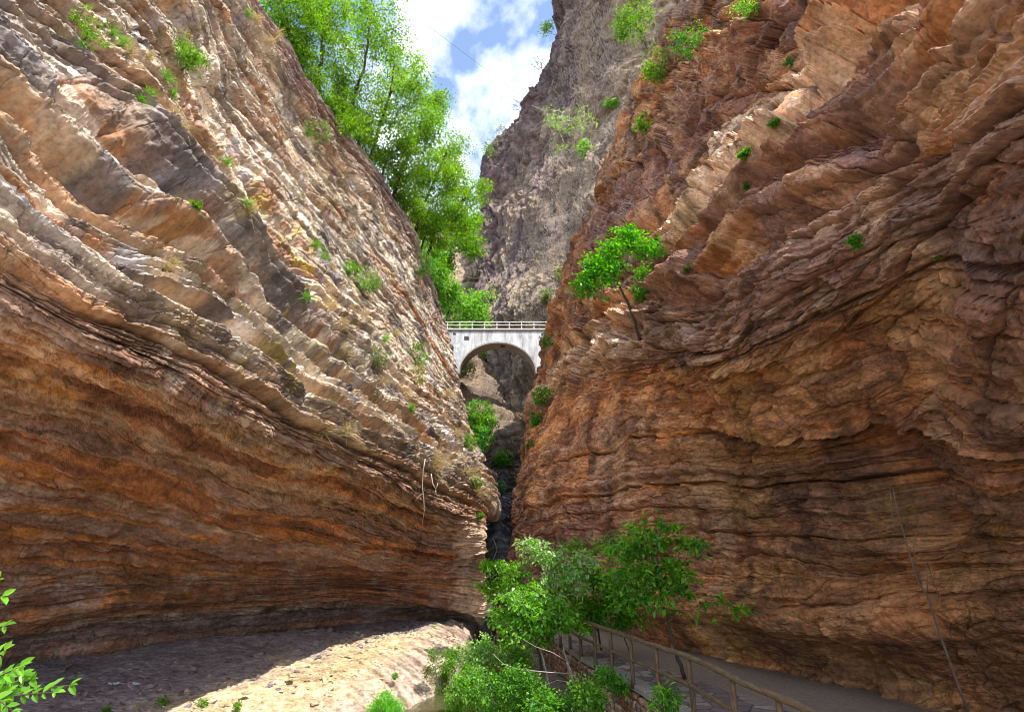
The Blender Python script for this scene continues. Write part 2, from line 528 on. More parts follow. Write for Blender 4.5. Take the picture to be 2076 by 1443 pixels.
        tint += (hrand(idd, 1, sd_ + 60) - 0.5) * (1.0, 0.9, 0.8, 0.6)[k] * (0.6 + 0.4 * noise1(x * 0.3, idd, sd_ + 70))
    # broken faces: plane-sided blocks at several sizes, longer along the beds than across them
    Wm = Vw * np.median(mv)
    wu = U + 0.5 * wn2; wv = Wm + 0.25 * wn
    tone = np.ones_like(Vv); fresh = np.zeros_like(Vv)
    lam = 0.55 + 0.45 * noise2(U * 0.12, Vw * 1.3, 91)
    for su, sv, am, sd_ in ((6.0, 1.2, .13, 92), (2.4, .5, .10, 93), (.9, .2, .06, 94), (.36, .08, .028, 95)):
        h_, e_, q_ = facets(wu, wv, su, sv, sd_)
        tone *= 1 + (.10, .16, .13, .08)[sd_ - 92] * (2 * q_ - 1); fresh = np.maximum(fresh, (q_ > .86) * (sd_ in (93, 94)))
        D += am * h_ * (1.0 * upper + 0.30 * low) * (0.5 + lam)
        if sd_ < 95: D -= (0.10, .07, .045)[sd_ - 92] * (1 - sstep(0.01, 0.055, e_)) * (0.5 + 0.5 * upper)
    # broad hollows and bulges, slabby chips, fine roughness
    big = fbm(P32 * np.array([0.22, 0.22, 0.3], np.float32), 4, 21)
    D += big * (0.13 * upper + 0.12 * low) * np.clip(mv, 0.7, 2.2)
    ch = fbm(np.stack([U * 0.55, Vw * 6.0, P32[..., 1] * 0.1], -1), 4, 25)
    D += ch * 0.06 * np.clip(mv, 0.7, 2.5)
    rg = 1 - np.abs(fbm(P32 * 1.1, 4, 31)) * 2
    D += (rg - 0.6) * 0.06
    D += fbm(P32 * np.array([2.5, 2.5, 6], np.float32), 4, 33) * 0.04 + fbm(P32 * 11, 2, 36) * 0.022
    usd = np.zeros_like(Vv)
    fade = 1 - 0.72 * sstep(20, 36, P[..., 1])
    # deep crevice under the row-7 bed, notch at the foot
    cre = np.exp(-((Vw - 6.80) / 0.055) ** 2) * sstep(130, 260, px) * (1 - sstep(680, 800, px))
    D -= 1.0 * cre
    for vv, dp, wd_, x0, x1 in ((6.80, 1.3, .075, 90, 800), (6.40, 1.0, .06, -400, 470), (5.70, .9, .07, 250, 860), (9.02, 1.0, .07, 380, 860), (7.66, .9, .065, 200, 700), (8.34, .8, .06, 420, 900), (6.1, .6, .05, -400, 300)):
        mk = sstep(x0, x0 + 90, px + 60 * wn) * (1 - sstep(x1 - 120, x1, px + 60 * wn)) * fade
        q = Vw - vv
        D -= dp * mk * np.exp(-(q / wd_) ** 2)
        D += .25 * dp * mk * np.exp(-((q - 2.0 * wd_) / (.9 * wd_)) ** 2)
        usd = np.maximum(usd, mk * np.exp(-((q - .8 * wd_) / (.8 * wd_)) ** 2))
    D += 0.7 * np.exp(-((Vw - 6.97) / 0.07) ** 2) * sstep(130, 260, px) * (1 - sstep(700, 820, px))
    D += 0.5 * np.exp(-((Vw - 5.55) / 0.25) ** 2)
    ft = np.exp(-((Vv - 0.25) / 0.42) ** 2)
    D -= 0.8 * ft * (0.7 + 0.3 * noise1(U * 0.2, np.zeros_like(U), 3))
    D += 0.35 * np.exp(-((Vw - 1.05) / 0.18) ** 2)
    # the great ledges: long beds standing proud above a sharp undercut
    for vv, dd in ((5.22, .30), (5.80, .50), (6.02, .18), (6.46, .48), (7.34, .60), (7.50, .2), (7.92, .5), (8.12, .22), (8.48, .45), (8.60, .2), (8.97, .42), (9.16, .22), (9.5, .36), (9.72, .25)):
        g = 0.25 + 0.75 * sstep(-0.5, 0.5, noise1(U * 0.06, np.full_like(U, vv * 100), 8))
        q = Vw - vv
        usd = np.maximum(usd, g * np.exp(-((q + 0.035) / 0.035) ** 2))
        D += 0.50 * dd * g * fade * np.clip(mv, .7, 1.8) * (sstep(-0.012, 0.035, q) * np.exp(-np.clip(q, 0, None) / 0.13) - 0.55 * np.exp(-(np.clip(-q, 0, None) / 0.05) ** 2) * (q < 0.0))
    for vv, dd, ww in ((2.02, 0.32, 0.05), (2.55, 0.18, 0.05), (3.45, 0.3, 0.06), (4.05, 0.35, 0.08), (4.45, 0.2, 0.06)):
        line = np.exp(-((Vw - vv) / ww) ** 2) * (0.5 + 0.5 * noise1(U * 0.12, np.full_like(U, vv * 100), 5))
        D -= dd * line
        D += dd * 0.8 * np.exp(-((Vw - vv - 1.7 * ww) / ww) ** 2) * (0.5 + 0.5 * noise1(U * 0.12, np.full_like(U, vv * 100), 5))
    edge = np.ones(nu); edge[-16:] = np.linspace(1.0, 0.6, 16); edge[-2:] = 0.2; edge[:3] = np.linspace(0, 0.8, 3)
    D *= edge[None]
    tp = np.ones(nv); tp[-60:-5] = np.linspace(1, .8, 55); tp[-5:] = 0.3; D[:2] = D[2]
    D *= tp[:, None]
    X = P + N * D[..., None]
    # ---- colours
    px, py, _ = proj(P)
    sn = fbm(np.stack([U * 0.07, Vw * 3.6, U * 0], -1), 5, 51, 0.6)          # streaks along the beds
    sn2 = fbm(np.stack([U * 0.5, Vw * 22, U * 0], -1), 4, 55, 0.6)
    pn = fbm(P32 * 0.35, 4, 58)
    fn = fbm(P32 * 2.4, 4, 61)
    vert = fbm(P32 * np.array([0.55, 0.55, 0.09], np.float32), 4, 64)    # stains running down
    tan = C(.40, .34, .27); grey = C(.29, .275, .27); cream = C(.58, .525, .43)
    c = lerp(np.broadcast_to(tan, P.shape), cream, sstep(-0.1, 0.5, sn + 0.4 * fn))
    c = lerp(c, grey, sstep(0.05, 0.5, pn + 0.25 * sn) * 0.75)
    c = lerp(c, C(.40, .30, .19), sstep(0.1, 0.55, tint) * 0.45)
    c = lerp(c, C(.22, .175, .16), sstep(0.15, 0.6, -tint) * 0.5)
    iron = C(.36, .17, .07)
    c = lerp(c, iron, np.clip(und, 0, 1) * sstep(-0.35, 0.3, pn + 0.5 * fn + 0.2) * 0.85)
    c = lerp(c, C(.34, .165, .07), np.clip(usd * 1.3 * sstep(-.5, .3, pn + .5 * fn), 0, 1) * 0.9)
    c = lerp(c, C(.185, .17, .165), sstep(.12, .5, fbm(P32 * np.array([.45, .45, .2], np.float32), 4, 88) + .2 * sn2) * .65)
    c = lerp(c, C(.60, .54, .44), fresh * .5) * tone[..., None]
    ib, _, _ = Beds(11, 0.25, 12)(Vw)
    hb = hrand(ib, 11, 12)
    c = lerp(c, C(.36, .20, .105), (hb > .62) * (1 - sstep(6.2, 8.2, Vw + .4 * pn)) * sstep(-.5, .2, sn + .4 * fn) * .7)
    # dark mineral stain and blue-grey weathering crust
    st = sstep(0.05, 0.35, vert + 0.25 * fn + 0.25 * np.exp(-((px - 400) / 130) ** 2 - ((py - 680) / 110) ** 2)) * np.exp(-((Vv - 6.1) / 0.9) ** 2)
    c = lerp(c, C(.075, .07, .085), st * 0.85)
    c = lerp(c, C(.68, .64, .60), sstep(0.1, 0.4, -vert + 0.3 * fn) * np.exp(-((px - 380) / 120) ** 2 - ((py - 690) / 90) ** 2) * .7)
    c = lerp(c, C(.34, .34, .40), sstep(0.25, 0.6, fbm(P32 * 0.6, 3, 71)) * sstep(5.2, 5.8, Vv) * 0.5)
    # purple shaly bed near the top left
    pur = np.exp(-((Vw - 6.74) / 0.07) ** 2) * (1 - sstep(-9, -3, U))
    c = lerp(c, C(.17, .10, .12), np.clip(pur * 1.2, 0, 0.9))
    rimb = sstep(9.2, 9.9, Vw + 0.3 * fn)
    c = lerp(c, C(.25, .17, .15), rimb * 0.75)
    # ochre lichen
    lic = sstep(0.2, 0.5, fbm(P32 * 0.8, 3, 75) + 0.3 * fn) * np.exp(-((px - 560) / 190) ** 2 - ((py - 600) / 240) ** 2)
    c = lerp(c, C(.42, .33, .09), lic * 0.75)
    # red beds under the overhang
    red = lerp(np.broadcast_to(C(.42, .185, .085), P.shape), C(.52, .245, .095), sstep(-0.1, 0.4, sn))
    red = lerp(red, C(.30, .185, .14), sstep(0.0, 0.4, tint + 0.4 * sn2) * 0.9)
    red = lerp(red, C(.17, .085, .062), sstep(0.0, 0.35, -sn - 0.3 * tint) * 0.8)
    red = lerp(red, C(.56, .30, .10), sstep(0.1, 0.6, pn + 0.3 * sn2) * np.exp(-((Vw - 4.5) / 0.6) ** 2) * 0.9)
    red = lerp(red, C(.58, .44, .36), sstep(0.38, 0.7, fbm(P32 * 0.7, 4, 81) + 0.35 * sn2) * 0.7)
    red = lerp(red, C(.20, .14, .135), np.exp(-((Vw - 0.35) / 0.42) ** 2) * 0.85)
    gr = sstep(0.0, 0.4, sn + 0.5 * pn) * np.exp(-((Vw - 3.9) / 0.45) ** 2)
    red = lerp(red, C(.30, .19, .17), gr * 0.7)
    wm = sstep(4.4, 5.6, Vw + 0.45 * fn + 0.5 * pn)
    red = lerp(red, C(.27, .20, .185), (hb > .70) * sstep(-.5, .2, sn + .4 * fn) * .65)
    red = lerp(red, C(.40, .31, .235), (hb < .14) * sstep(-.5, .2, sn2 + .4 * fn) * .6)
    # dark varnish drips and pale salt on the sheltered beds
    vr = fbm(P32 * np.array([0.8, 0.8, 0.16], np.float32), 4, 85)
    red = red * (0.5 + 0.5 * tone[..., None])
    red = lerp(red, C(.105, .062, .045), sstep(0.22, 0.55, vr + 0.25 * sn) * 0.5)
    red = lerp(red, C(.36, .27, .235), sstep(0.15, 0.5, -vr + 0.4 * sn2) * 0.55)
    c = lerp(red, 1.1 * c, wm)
    # the bright spalled corner at the far lower end
    cor = sstep(905, 935, px + 25 * fn + 18 * sn2) * sstep(1040, 1080, py) * (1 - sstep(nu - 14, nu - 9, np.arange(nu))[None] * .8)
    c = lerp(c, C(.55, .42, .31), cor * 0.85)
    c = c * (1 + 0.30 * fn + 0.42 * sn2)[..., None]
    c = np.clip(c, .01, 1); lum = c.mean(-1, keepdims=True); c = lum * (c / lum) ** (1.0 + .08 * (1 - wm))[..., None]
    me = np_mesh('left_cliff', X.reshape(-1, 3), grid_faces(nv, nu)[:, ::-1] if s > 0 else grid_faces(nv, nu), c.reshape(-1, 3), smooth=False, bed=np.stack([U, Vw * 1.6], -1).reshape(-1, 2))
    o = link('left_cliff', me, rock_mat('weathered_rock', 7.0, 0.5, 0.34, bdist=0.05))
    tag(o, 'tall left gorge wall of tilted tan beds over an orange overhang', 'cliff', kind='structure')
    return X, vs

LX, LVS = left_cliff()
# ------------------------------------------------------------------ right cliff
def right_cliff():
    rows = [
        [(985, 1275, 37), (1020, 1268, 34), (1240, 1296, 22.6), (1400, 1335, 17.6), (1573, 1376, 14.8), (1700, 1404, 13.3), (1860, 1452, 11.3), (2076, 1500, 9.9), (2600, 1640, 7.6)],
        [(1005, 1205, 37), (1040, 1195, 34.5), (1240, 1190, 24.5), (1500, 1190, 16.5), (1700, 1195, 13.2), (1860, 1195, 11.4), (2076, 1195, 9.7), (2600, 1195, 7.0)],
        [(1030, 1120, 38), (1060, 1095, 35), (1200, 1060, 27), (1400, 1060, 19.8), (1600, 1070, 15.6), (1850, 1082, 11.6), (2076, 1092, 9.5), (2600, 1100, 6.8)],
        [(1042, 1040, 41), (1070, 1005, 38), (1200, 962, 28.5), (1400, 932, 19.9), (1550, 922, 16.2), (1700, 905, 13.6), (1860, 905, 11.3), (1950, 925, 9.6), (2076, 940, 8.5), (2600, 940, 6.0)],
        [(1052, 960, 46), (1080, 905, 42), (1150, 842, 34), (1250, 800, 26.5), (1400, 792, 18.9), (1500, 806, 15.6), (1700, 796, 12.2), (1830, 790, 10.4), (1950, 830, 9.0), (2076, 862, 8.0), (2600, 900, 5.7)],
        [(1068, 890, 52), (1098, 810, 46), (1180, 748, 34), (1330, 716, 20.5), (1460, 692, 14.6), (1600, 575, 11.3), (1750, 470, 9.2), (1900, 388, 7.7), (2076, 292, 6.5), (2500, 60, 4.9)],
        [(1082, 820, 60), (1130, 692, 52), (1230, 622, 33), (1340, 582, 23), (1430, 482, 18), (1560, 350, 14.1), (1700, 230, 11.3), (1850, 110, 9.6), (2000, -10, 8.3), (2400, -340, 6.4)],
        [(1092, 770, 66), (1150, 585, 60), (1230, 532, 42), (1320, 462, 32), (1400, 382, 27.0), (1500, 270, 22.8), (1600, 152, 19.8), (1700, 30, 17.4), (1800, -92, 16.4), (2050, -420, 14.6)],
        [(1098, 740, 70), (1175, 500, 66), (1240, 382, 53), (1310, 290, 44), (1390, 190, 36.5), (1460, 100, 31), (1540, 0, 26.5), (1620, -100, 25), (1850, -420, 21)],
        [(1104, 738, 73), (1128, 695, 72.5), (1140, 600, 71.5), (1170, 520, 70), (1200, 455, 69), (1218, 352, 64), (1252, 242, 57), (1290, 160, 52), (1332, 80, 47), (1382, -10, 42), (1432, -90, 40), (1640, -420, 37)],
    ]
    nu = int(1150 * Q)
    pr = [int(k * Q) for k in (110, 110, 130, 140, 150, 150, 140, 130, 80)]
    P, vs = surface(rows, nu, pr)
    P = add_cols(P, [(0.3, 0.5, 0), (0.8, 1.2, 0), (1.8, 2.4, 0), (4, 5, 0), (9, 9, 0), (18, 14, 0)], 0)
    P = add_cols(P, [(0.5, -1.5, 0), (3, -4, 0), (8, -6, 0)], 1)
    P = add_top(P, [(0.7, 0.5, 0.4), (1.8, 1.4, 0.9), (4, 3, 2.0), (9, 6, 5), (20, 10, 13)])
    vs = np.r_[vs, 9.1, 9.25, 9.5, 9.8, 10.2]
    P = np.concatenate([(P[0] + np.array(k)[None])[None] for k in ((3, 1, -2.5), (0.8, 0.3, -0.9))] + [P], 0); vs = np.r_[-0.2, -0.1, vs]
    nv, nu = P.shape[:2]
    N = normals(blur(P, 6), False)
    s = -np.sign(N[nv // 2, 2 * nu // 3, 0]); N *= s
    N[:14] = N[14]
    Vv = np.repeat(vs[:, None], nu, 1)
    du = np.linalg.norm(np.diff(P, axis=1, prepend=P[:, :1]), axis=-1)
    U = np.cumsum(du, axis=1); U = U - U[:, nu // 2][:, None]
    P32 = P.astype(np.float32)
    px, py, _ = proj(P)
    mv = np.linalg.norm(np.gradient(P, vs, axis=0), axis=-1)
    mv = np.clip(blur(mv, int(25 * Q)), 0.7, 5.0)
    wn = fbm(P32 * 0.2, 3, 101)
    wn2 = fbm(P32 * np.array([0.6, 0.6, 0.8], np.float32), 3, 105)
    Vw = Vv + 0.15 * wn + 0.05 * wn2 + 0.016 * fbm(P32 * 1.8, 3, 109)
    upper = sstep(4.2, 5.0, Vv)
    low = 1 - upper
    farf = 1 - 0.55 * sstep(28, 50, P[..., 1])
    D = np.zeros_like(Vv); und = np.zeros_like(Vv); tint = np.zeros_like(Vv)
    rope = sstep(4.6, 5.1, Vv) * (1 - sstep(5.9, 6.5, Vv)) * sstep(1380, 1520, px)   # thin wrinkled shaly beds
    for k, (th, amp, bl, sd_) in enumerate([(0.7, 0.40, 11, 111), (0.26, 0.5, 8, 112), (0.10, 0.34, 5, 113), (0.042, 0.36, 3, 114)]):
        idd, f, tk = Beds(10.5, th, sd_)(Vw)
        tm = np.clip(tk * mv, 0.03, 1.5)
        x = U / bl
        blk = hrand(np.floor(x + 7.3 * hrand(idd, 0, sd_) + 0.4 * wn2), idd, sd_ + 20)
        sm = 0.5 + 0.5 * noise1(x * 0.45, idd, sd_ + 40)
        pr_ = (0.3 + 0.9 * hrand(idd, 9, sd_)) * (0.65 + 0.35 * sm) * (0.6 + 0.4 * blk)
        a = amp * (0.36 * upper + 0.24 * low + 0.55 * rope * (k > 1)) * farf * tm * pr_
        bs = saw(f, 0.17)
        D += a * (bs - 0.3)
        if k in (1, 2): D -= 0.30 * tm * np.exp(-((f - 0.03) / 0.05) ** 2) * sstep(0.35, 0.75, hrand(idd, 5, sd_)) * sm
        und = np.maximum(und, (f < 0.22) * pr_ * (0.9 - 0.15 * k))
        tint += (hrand(idd, 1, sd_ + 60) - 0.5) * (1.0, 0.9, 0.8, 0.6)[k] * (0.6 + 0.4 * noise1(x * 0.3, idd, sd_ + 70))
    # broken faces: plane-sided blocks at several sizes, longer along the beds than across them
    Wm = Vw * np.median(mv)
    wu = U + 0.5 * wn2; wv = Wm + 0.25 * wn
    tone = np.ones_like(Vv); fresh = np.zeros_like(Vv); dull = np.zeros_like(Vv)
    lam = 0.55 + 0.45 * noise2(U * 0.12, Vw * 1.3, 191)
    for su, sv, am, sd_ in ((5.0, 3.2, .85, 192), (2.1, 1.2, .42, 193), (.85, .5, .17, 194), (.32, .2, .05, 195)):
        h_, e_, q_ = facets(wu, wv, su, sv, sd_)
        tone *= 1 + (.14, .20, .16, .08)[sd_ - 192] * (2 * q_ - 1); fresh = np.maximum(fresh, (q_ > .84) * (sd_ in (193, 194)) * (.4 + .6 * upper)); dull = np.maximum(dull, (q_ < .16) * (sd_ in (192, 193)) * (.4 + .6 * upper))
        D += am * h_ * (1.0 * upper * (1 - .5 * rope) + 0.20 * low) * (0.5 + lam)
        if sd_ < 195: D -= (0.16, .11, .06)[sd_ - 192] * (1 - sstep(0.01, 0.05, e_)) * (0.4 + 0.6 * upper)
    big = fbm(P32 * np.array([0.2, 0.2, 0.25], np.float32), 4, 121)
    D += big * (0.22 * upper + 0.26 * low) * np.clip(mv, 0.7, 2.0)
    # blocky joints: cells of a warped lattice stand proud by different amounts
    q = P32 * np.array([0.5, 0.42, 0.42], np.float32) + 0.35 * np.stack([wn, wn2, wn - wn2], -1).astype(np.float32)
    cell = np.floor(q).astype(np.int64)
    cr_ = hrand(cell[..., 0] * 7 + cell[..., 1] * 131, cell[..., 2], 131)
    fr = np.abs(q - np.floor(q) - 0.5).max(-1)
    D += (cr_ - 0.5) * (0.28 * upper + 0.22 * low) * (1 - sstep(0.44, 0.5, fr))
    palm = np.exp(-((Vw - 6.72) / 0.42) ** 4) * sstep(1330, 1400, px) * (1 - sstep(1640, 1760, px))
    D -= (0.10 + 0.22 * palm) * sstep(0.445, 0.49, fr)
    rg = 1 - np.abs(fbm(P32 * 0.9, 4, 134)) * 2
    D += (rg - 0.6) * (0.06 * upper + 0.10 * low)
    rg2 = 1 - np.abs(fbm(P32 * np.array([2.2, 2.2, 3.2], np.float32), 4, 138)) * 2
    D += (rg2 - 0.6) * (0.035 * upper + 0.045 * low)
    D += fbm(P32 * 4.0, 4, 141) * 0.035 + fbm(P32 * 12, 2, 145) * 0.02
    # the dark chimney in the back of the cave, the nose ledge, the foot notch
    chim = np.exp(-((px - (1790 + (py - 860) * 0.42)) / 48) ** 2) * sstep(800, 940, py) * (1 - sstep(1060, 1150, py))
    D -= 0.75 * chim
    butt = np.exp(-((px - 2010) / 85) ** 2) * sstep(800, 900, py) * (1 - sstep(1040, 1120, py))
    D += 0.2 * butt
    D -= 0.8 * np.exp(-((Vv - 0.15) / 0.28) ** 2)
    D += 0.4 * np.exp(-((Vw - 0.75) / 0.25) ** 2)
    for vv, dd, ww in ((1.35, 0.15, 0.05), (2.1, 0.22, 0.06), (2.75, 0.18, 0.05), (3.4, 0.2, 0.05), (5.5, 0.8, 0.09), (5.88, 0.6, 0.07), (6.40, 0.9, 0.09), (7.12, 0.8, 0.09), (7.65, 0.6, 0.07), (8.2, .5, .07)):
        g = 0.5 + 0.5 * noise1(U * 0.15, np.full_like(U, vv * 100), 6)
        D -= dd * g * np.exp(-((Vw - vv) / ww) ** 2)
        D += dd * 0.9 * g * np.exp(-((Vw - vv - 1.8 * ww) / ww) ** 2)
    edge = np.ones(nu); edge[:6] = np.linspace(0.1, 0.8, 6); edge[-3:] = np.linspace(0.8, 0, 3)
    D *= edge[None]
    D[-60:-5] *= np.linspace(1, .8, 55)[:, None]; D[-5:] *= 0.3; D[:2] = D[2] - .1
    X = P + N * D[..., None]
    sn = fbm(np.stack([U * 0.10, Vw * 3.4, U * 0], -1), 5, 151, 0.6)
    sn2 = fbm(np.stack([U * 0.6, Vw * 20, U * 0], -1), 4, 155, 0.6)
    pn = fbm(P32 * 0.4, 4, 158)
    fn = fbm(P32 * 2.4, 4, 161)
    c = lerp(np.broadcast_to(C(.40, .185, .078), P.shape), C(.49, .255, .105), sstep(-0.1, 0.5, pn + 0.3 * sn))
    c = lerp(c, C(.27, .125, .07), sstep(0.0, 0.5, -pn + 0.4 * sn) * 0.6)
    c = lerp(c, C(.28, .155, .115), sstep(0.1, 0.5, tint + 0.3 * sn) * 0.75)
    c = lerp(c, C(.19, .095, .065), sstep(0.15, 0.55, -tint) * 0.6)
    c = lerp(c, C(.50, .34, .21), fresh * .55)
    c = lerp(c, C(.22, .155, .14), dull * .55) * tone[..., None]
    c = lerp(c, C(.24, .19, .185), sstep(.15, .5, fbm(P32 * np.array([.3, .3, .2], np.float32), 4, 188)) * upper * .5)
    # pale blocky bed on the upper ridge
    pale = np.exp(-((Vw - 6.72) / 0.36) ** 4) * sstep(1330, 1400, px + 30 * fn) * (1 - sstep(1640, 1760, px + 40 * fn)) + 0.7 * np.exp(-((Vw - 5.3) / 0.3) ** 2) * (1 - sstep(1250, 1400, px))
    c = lerp(c, C(.74, .56, .41), np.clip(1.2 * pale, 0, 1) * sstep(-0.9, -0.2, fn + sn2) * 0.95)
    # purple-brown shale
    c = lerp(c, C(.23, .135, .115), rope * 0.6 * sstep(-0.3, 0.3, sn + sn2))
    c = lerp(c, C(.27, .15, .14), sstep(0.6, 1.0, upper) * np.exp(-((Vw - 7.6) / 0.35) ** 2) * 0.6)
    pb = (1 - sstep(1.3, 2.6, Vw)) * (1 - sstep(1150, 1400, px + 60 * fn))
    c = lerp(c, C(.30, .165, .145), pb * 0.75)
    # calcite bloom on the low wall
    blm = sstep(0.0, 0.5, fbm(P32 * np.array([0.5, 0.5, 0.22], np.float32), 4, 171)) * np.exp(-((px - 1290) / 170) ** 2 - ((py - 980) / 130) ** 2)
    c = lerp(c, C(.52, .36, .25), blm * 0.75)
    # overhang shade put into the colour as dark blotches low on the wall
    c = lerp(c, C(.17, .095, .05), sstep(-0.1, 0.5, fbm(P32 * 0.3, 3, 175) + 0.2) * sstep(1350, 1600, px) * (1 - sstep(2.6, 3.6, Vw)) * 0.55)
    c = lerp(c, C(.42, .26, .10), sstep(0.1, 0.5, fbm(P32 * 0.5, 3, 178)) * sstep(1300, 1500, px) * low * 0.6)
    vr = fbm(P32 * np.array([0.7, 0.7, 0.14], np.float32), 4, 185)
    c = lerp(c, C(.115, .065, .045), sstep(0.2, 0.5, vr + 0.2 * sn) * 0.65)
    c = lerp(c, C(.52, .34, .20), sstep(0.15, 0.5, -vr + 0.4 * sn2) * 0.45)
    c = c * (1 - 0.22 * sstep(1380, 1650, px + 90 * pn) * (1 - sstep(3.3, 4.6, Vw + .4 * pn)))[..., None]  # darker colour under the overhang, painting in its light falloff
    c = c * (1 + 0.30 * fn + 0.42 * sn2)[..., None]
    c = np.clip(c, .01, 1); lum = c.mean(-1, keepdims=True); c = lum * (1 + .22 * low * (1 - sstep(1350, 1520, px)))[..., None] * (c / lum) ** 1.10  # low far part lightened in colour against its heavy shade
    fc = grid_faces(nv, nu)
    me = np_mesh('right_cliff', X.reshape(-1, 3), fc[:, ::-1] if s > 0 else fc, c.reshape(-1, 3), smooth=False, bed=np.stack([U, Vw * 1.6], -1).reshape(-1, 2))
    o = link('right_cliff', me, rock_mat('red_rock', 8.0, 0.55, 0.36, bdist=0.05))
    tag(o, 'right gorge wall of brown and rust red rock arching over the path', 'cliff', kind='structure')
    return X, vs

RX, RVS = right_cliff()
# ------------------------------------------------------------------ far rock: the high cliff behind the bridge, the head of the gorge, the wooded slope
def far_sheet(rows, nu, pr, seed, flipx, amp, tops=None, lead=None, tail=None, bed=0.3):
    P, vs = surface(rows, nu, pr)
    if lead: P = add_cols(P, lead, 0)
    if tail: P = add_cols(P, tail, 1)
    if tops:
        P = add_top(P, tops); vs = np.r_[vs, vs[-1] + 0.1 * np.arange(1, len(tops) + 1)]
    nv, nu = P.shape[:2]
    N = normals(blur(P, 4), False)
    # towards the camera
    d = (N * (np.array([0, 0, CAMZ]) - P)).sum(-1)
    s = np.sign(np.median(d)); N = N * s
    P32 = P.astype(np.float32)
    Vv = np.repeat(vs[:, None], nu, 1)
    U = np.cumsum(np.linalg.norm(np.diff(P, axis=1, prepend=P[:, :1]), axis=-1), 1)
    wn = fbm(P32 * 0.07, 3, seed)
    Vw = Vv + 0.25 * wn + 0.06 * fbm(P32 * 0.3, 3, seed + 3)
    D = np.zeros_like(Vv); tint = np.zeros_like(Vv)
    for k, (th, bl) in enumerate([(bed, 22), (bed * .4, 14), (bed * .16, 8)]):
        idd, f, tk = Beds(vs[-1] + 1, th, seed + 10 + k)(Vw)
        x = U / bl
        blk = hrand(np.floor(x + 7.3 * hrand(idd, 0, seed + k)), idd, seed + 20 + k)
        sm = 0.5 + 0.5 * noise1(x * 0.4, idd, seed + 40 + k)
        D += amp * (1.0, .6, .35)[k] * saw(f, .25) * (.3 + .8 * sm * (.3 + .7 * blk))
        tint += (hrand(idd, 1, seed + 60) - .5) * (1., .9, .7)[k]
    rg = 1 - np.abs(fbm(P32 * 0.25, 4, seed + 5)) * 2
    D += amp * (fbm(P32 * 0.06, 3, seed + 6) * 1.6 + (rg - .6) * 0.25 + fbm(P32 * 1.1, 4, seed + 7) * 0.12)
    for su, sv, am, sd_ in ((9, 4, .5, seed + 71), (3.5, 1.6, .3, seed + 72), (1.3, .6, .14, seed + 73)):
        h_, e_, _ = facets(U + wn, Vw * 14, su, sv, sd_)
        D += amp * am * h_ - amp * am * .4 * (1 - sstep(0, .08, e_))
    return P, N, D, Vw, U, tint, P32, s

def far_cliff():
    rows = [
        [(1085, 1010, 76), (1000, 770, 98), (1002, 650, 106), (985, 560, 112), (978, 480, 118), (972, 400, 124), (986, 350, 126), (1020, 290, 128), (1053, 245, 130), (1090, 180, 130), (1120, 110, 130), (1140, 60, 130), (1135, 0, 130), (1150, -160, 130)],
        [(1100, 1000, 74), (1032, 770, 92), (1028, 640, 100), (1060, 520, 105), (1090, 400, 111), (1120, 300, 116), (1150, 200, 119), (1178, 100, 121), (1184, 0, 122), (1200, -160, 122)],
        [(1120, 990, 72), (1078, 770, 87), (1076, 640, 94), (1112, 520, 97), (1150, 420, 101), (1182, 330, 105), (1212, 240, 107), (1246, 120, 109), (1268, 0, 110), (1290, -160, 110)],
        [(1180, 980, 70), (1150, 770, 80), (1160, 640, 84), (1200, 520, 86), (1250, 420, 88), (1300, 330, 90), (1350, 220, 92), (1400, 100, 94), (1460, 0, 95), (1500, -160, 96)],
    ]
    P, N, D, Vw, U, tint, P32, s = far_sheet(rows, int(700 * Q), [int(k * Q) for k in (130, 130, 130)], 201, 1, 1.7, bed=0.28)
    # fold the silhouette edge away to the right rear
    X = P + N * D[..., None]
    E = [X[0] + np.array(k)[None] for k in ((10, 30, -1), (3, 8, -0.5), (0.8, 2, 0))]
    X = np.concatenate([np.stack(E), X], 0)
    pad = lambda A: np.concatenate([A[:1]] * 3 + [A], 0)
    Vw, tint, P32, U = pad(Vw), pad(tint), pad(P32), pad(U)
    px, py, _ = proj(P32)
    fn = fbm(P32 * 0.8, 4, 211); pn = fbm(P32 * 0.14, 4, 214)
    sn = fbm(np.stack([U * 0.1, Vw * 5, U * 0], -1), 4, 217)
    c = lerp(np.broadcast_to(C(.44, .34, .25), P32.shape), C(.29, .22, .18), sstep(-.1, .4, pn + .3 * sn))
    c = lerp(c, C(.115, .085, .085), sstep(.0, .35, tint + .5 * sn) * .8)
    c = lerp(c, C(.165, .115, .115), (1 - sstep(.25, .95, Vw + .2 * fn)) * sstep(700, 560, py) * .85)
    c = lerp(c, C(.20, .135, .17), np.exp(-((Vw - 0.95) / .12) ** 2) * sstep(720, 600, py) * .7)
    c = lerp(c, C(.45, .36, .26), np.exp(-((Vw - 2.2) / .45) ** 2) * .6)
    c = lerp(c, C(.21, .165, .185), sstep(-.1, .5, fbm(P32 * np.array([.1, .1, .05], np.float32), 3, 219)) * .5)
    c = .88 * c * (1 + .4 * fn + .45 * sn)[..., None]
    nv, nu = X.shape[:2]
    fc = grid_faces(nv, nu)
    me = np_mesh('far_cliff', X.reshape(-1, 3), fc if s > 0 else fc[:, ::-1], c.reshape(-1, 3))
    o = link('far_cliff', me, rock_mat('far_rock', 1.6, 0.6, 0.3, bdist=0.25, bed=0))
    tag(o, 'high grey brown cliff rising against the sky behind the bridge', 'cliff', kind='structure')
    return X
FX = far_cliff()

